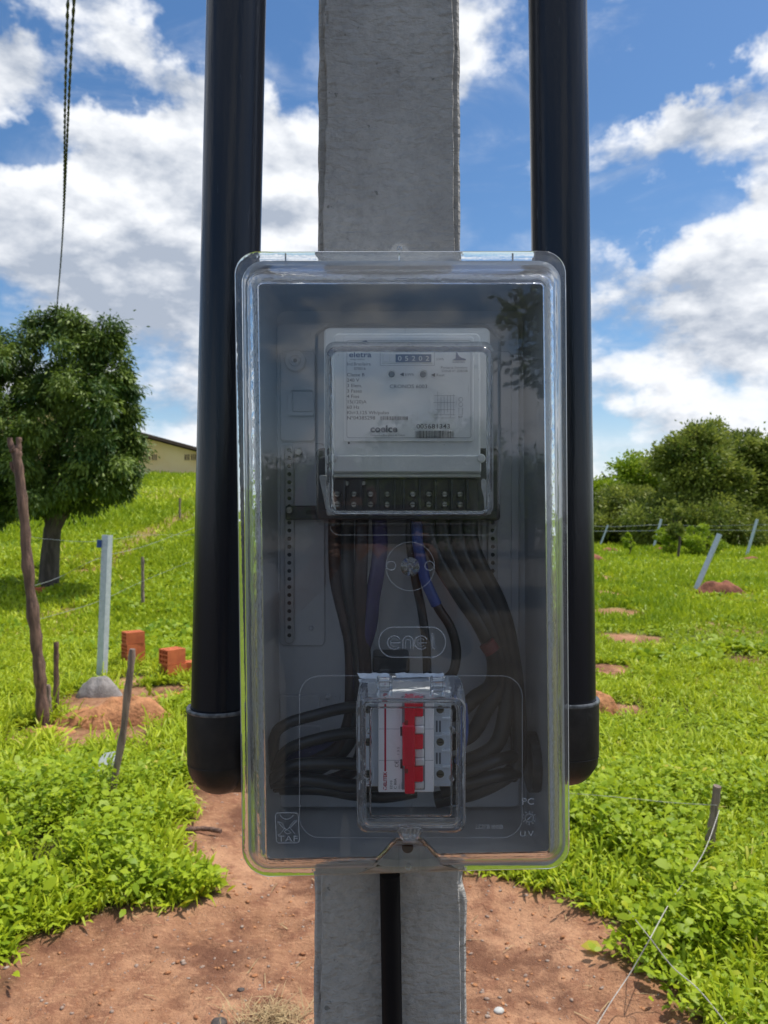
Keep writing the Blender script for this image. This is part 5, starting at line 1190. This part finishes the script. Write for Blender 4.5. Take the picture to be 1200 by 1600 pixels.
# ------------------------------------------------------------------ the photographer with a phone, behind the lens (seen mirrored in the cover)
def person():
    skin = mat('brown_skin', (.22, .11, .07), (.19, .09, .055), 20, rough=.5); shirt = mat('dark_shirt', (.15, .16, .19), None, 20, rough=.9)
    root = thing('person', (-.10, -.63, 0), 'person in dark clothes holding up a phone, mirrored in the clear cover', 'person')
    J = {'pel': ((-.10, -.66, .97), .15), 'sp': ((-.10, -.65, 1.18), .145), 'ch': ((-.10, -.64, 1.38), .16), 'nk': ((-.11, -.62, 1.52), .06), 'hd0': ((-.115, -.595, 1.57), .066), 'hd1': ((-.12, -.59, 1.635), .078), 'hd2': ((-.12, -.595, 1.69), .062)}
    for s in (-1, 1):
        J['sh%d' % s] = ((-.10+s*.18, -.63, 1.43), .065); J['el%d' % s] = ((-.08+s*.24, -.36, 1.30), .045); J['wr%d' % s] = ((-.02+s*.085, -.06, 1.50), .03); J['pa%d' % s] = ((-.015+s*.085, -.03, 1.545), .032)
        J['hp%d' % s] = ((-.10+s*.085, -.66, .90), .10); J['kn%d' % s] = ((-.10+s*.08, -.63, .50), .075); J['an%d' % s] = ((-.10+s*.08, -.67, .09), .06); J['to%d' % s] = ((-.10+s*.15, -.52, .035), .04)
    E = [('pel', 'sp'), ('sp', 'ch'), ('ch', 'nk'), ('nk', 'hd0'), ('hd0', 'hd1'), ('hd1', 'hd2')]
    for s in (-1, 1):
        E += [('ch', 'sh%d' % s), ('sh%d' % s, 'el%d' % s), ('el%d' % s, 'wr%d' % s), ('wr%d' % s, 'pa%d' % s), ('pel', 'hp%d' % s), ('hp%d' % s, 'kn%d' % s), ('kn%d' % s, 'an%d' % s), ('an%d' % s, 'to%d' % s)]
    def skinmesh(name, J, E, mats, pick=None, lvl=2):
        ks = list(J); me = bpy.data.meshes.new(name); b = root.location
        me.from_pydata([tuple(Vector(J[k][0])-b) for k in ks], [(ks.index(a), ks.index(c)) for a, c in E], [])
        o = bpy.data.objects.new(name, me); col.objects.link(o)
        sm = o.modifiers.new('Skin', 'SKIN'); ss_ = o.modifiers.new('Sub', 'SUBSURF'); ss_.levels = lvl; ss_.render_levels = lvl
        for i, k in enumerate(ks): me.skin_vertices[0].data[i].radius = (J[k][1], J[k][1]*.85); me.skin_vertices[0].data[i].use_root = (i == 0)
        dgp = bpy.context.evaluated_depsgraph_get(); me2 = bpy.data.meshes.new_from_object(o.evaluated_get(dgp)); bpy.data.objects.remove(o)
        o = bpy.data.objects.new(name, me2); col.objects.link(o); o.parent = root; me2.materials.clear()
        for m_ in mats: me2.materials.append(m_)
        for p_ in me2.polygons:
            p_.use_smooth = True; p_.material_index = pick(p_.center+b) if pick else 0
        return o
    skinmesh('body', J, E, [shirt, skin], lambda c: 1 if (c.z > 1.50 or c.y > -.20) else 0)
    for s in (-1, 1):
        for k in range(5):
            bx = -.015+s*.085; 
            if k < 4: pts = [(bx-s*.005, -.04, 1.55+.018*k-.03), (bx+s*.004, -.012, 1.552+.018*k-.03), (bx-s*.022, .002-.006, 1.554+.018*k-.03)]
            else: pts = [(bx, -.05, 1.55), (bx-s*.02, -.055, 1.565), (bx-s*.045, -.045, 1.57)]
            Jf = {str(i): (p_, .0088-.001*i) for i, p_ in enumerate(pts)}
            skinmesh('finger', Jf, [('0', '1'), ('1', '2')], [skin], lvl=1)
    hair = bmesh.new(); bmesh.ops.create_uvsphere(hair, u_segments=20, v_segments=14, radius=1)
    V = []; 
    for v in hair.verts:
        p_ = Vector((v.co.x*.076, v.co.y*.09, v.co.z*.085))+Vector((-.12, -.61, 1.66)); p_.z = max(p_.z, 1.62); V.append(tuple(p_))
    Fh = [tuple(v.index for v in f.verts) for f in hair.faces]; hair.free(); mk('hair', (V, Fh), mat('black_hair', (.012, .01, .01), None, 90, rough=.6), root, True)
    for s in (-1, 1):
        mk('eye', tuple(disc(0, 0, .1, 1, .003, 10)) if 0 else tube([(-.12+s*.032, -0.512, 1.635), (-.12+s*.032, -0.507, 1.635)], .011, 10), mat('eye_dark', (.03, .02, .02), None, 10, rough=.2), root, True)
        mk('ear', tube([(-.12+s*.086, -0.595, 1.66), (-.12+s*.094, -0.600, 1.635), (-.12+s*.086, -0.595, 1.605)], .010, 8), skin, root, True)
    mk('nose', tube([(-.12, -0.515, 1.645), (-.12, -0.493, 1.615), (-.12, -0.505, 1.605)], [.008, .014, .010], 8), skin, root, True)
    mk('mouth', tube([(-.142, -0.517, 1.578), (-.12, -0.510, 1.574), (-.098, -0.517, 1.578)], .006, 8), mat('lips', (.20, .07, .06), None, 10), root, True)
    ph = plate(0, 0, 0, 0, 1, 1) if 0 else None
    lp = roundpoly([(-.085, 1.545), (.055, 1.545), (.055, 1.612), (-.085, 1.612)], .010, 5)
    tag(mk('phone', loft([[(x, -.006, z) for x, z in lp], [(x, -.014, z) for x, z in lp]], cap0=True, cap1=True), mat('phone_black', (.01, .01, .012), None, 20, rough=.2), None, False), 'black phone held sideways at the lens by the mirrored person', 'phone')
person()
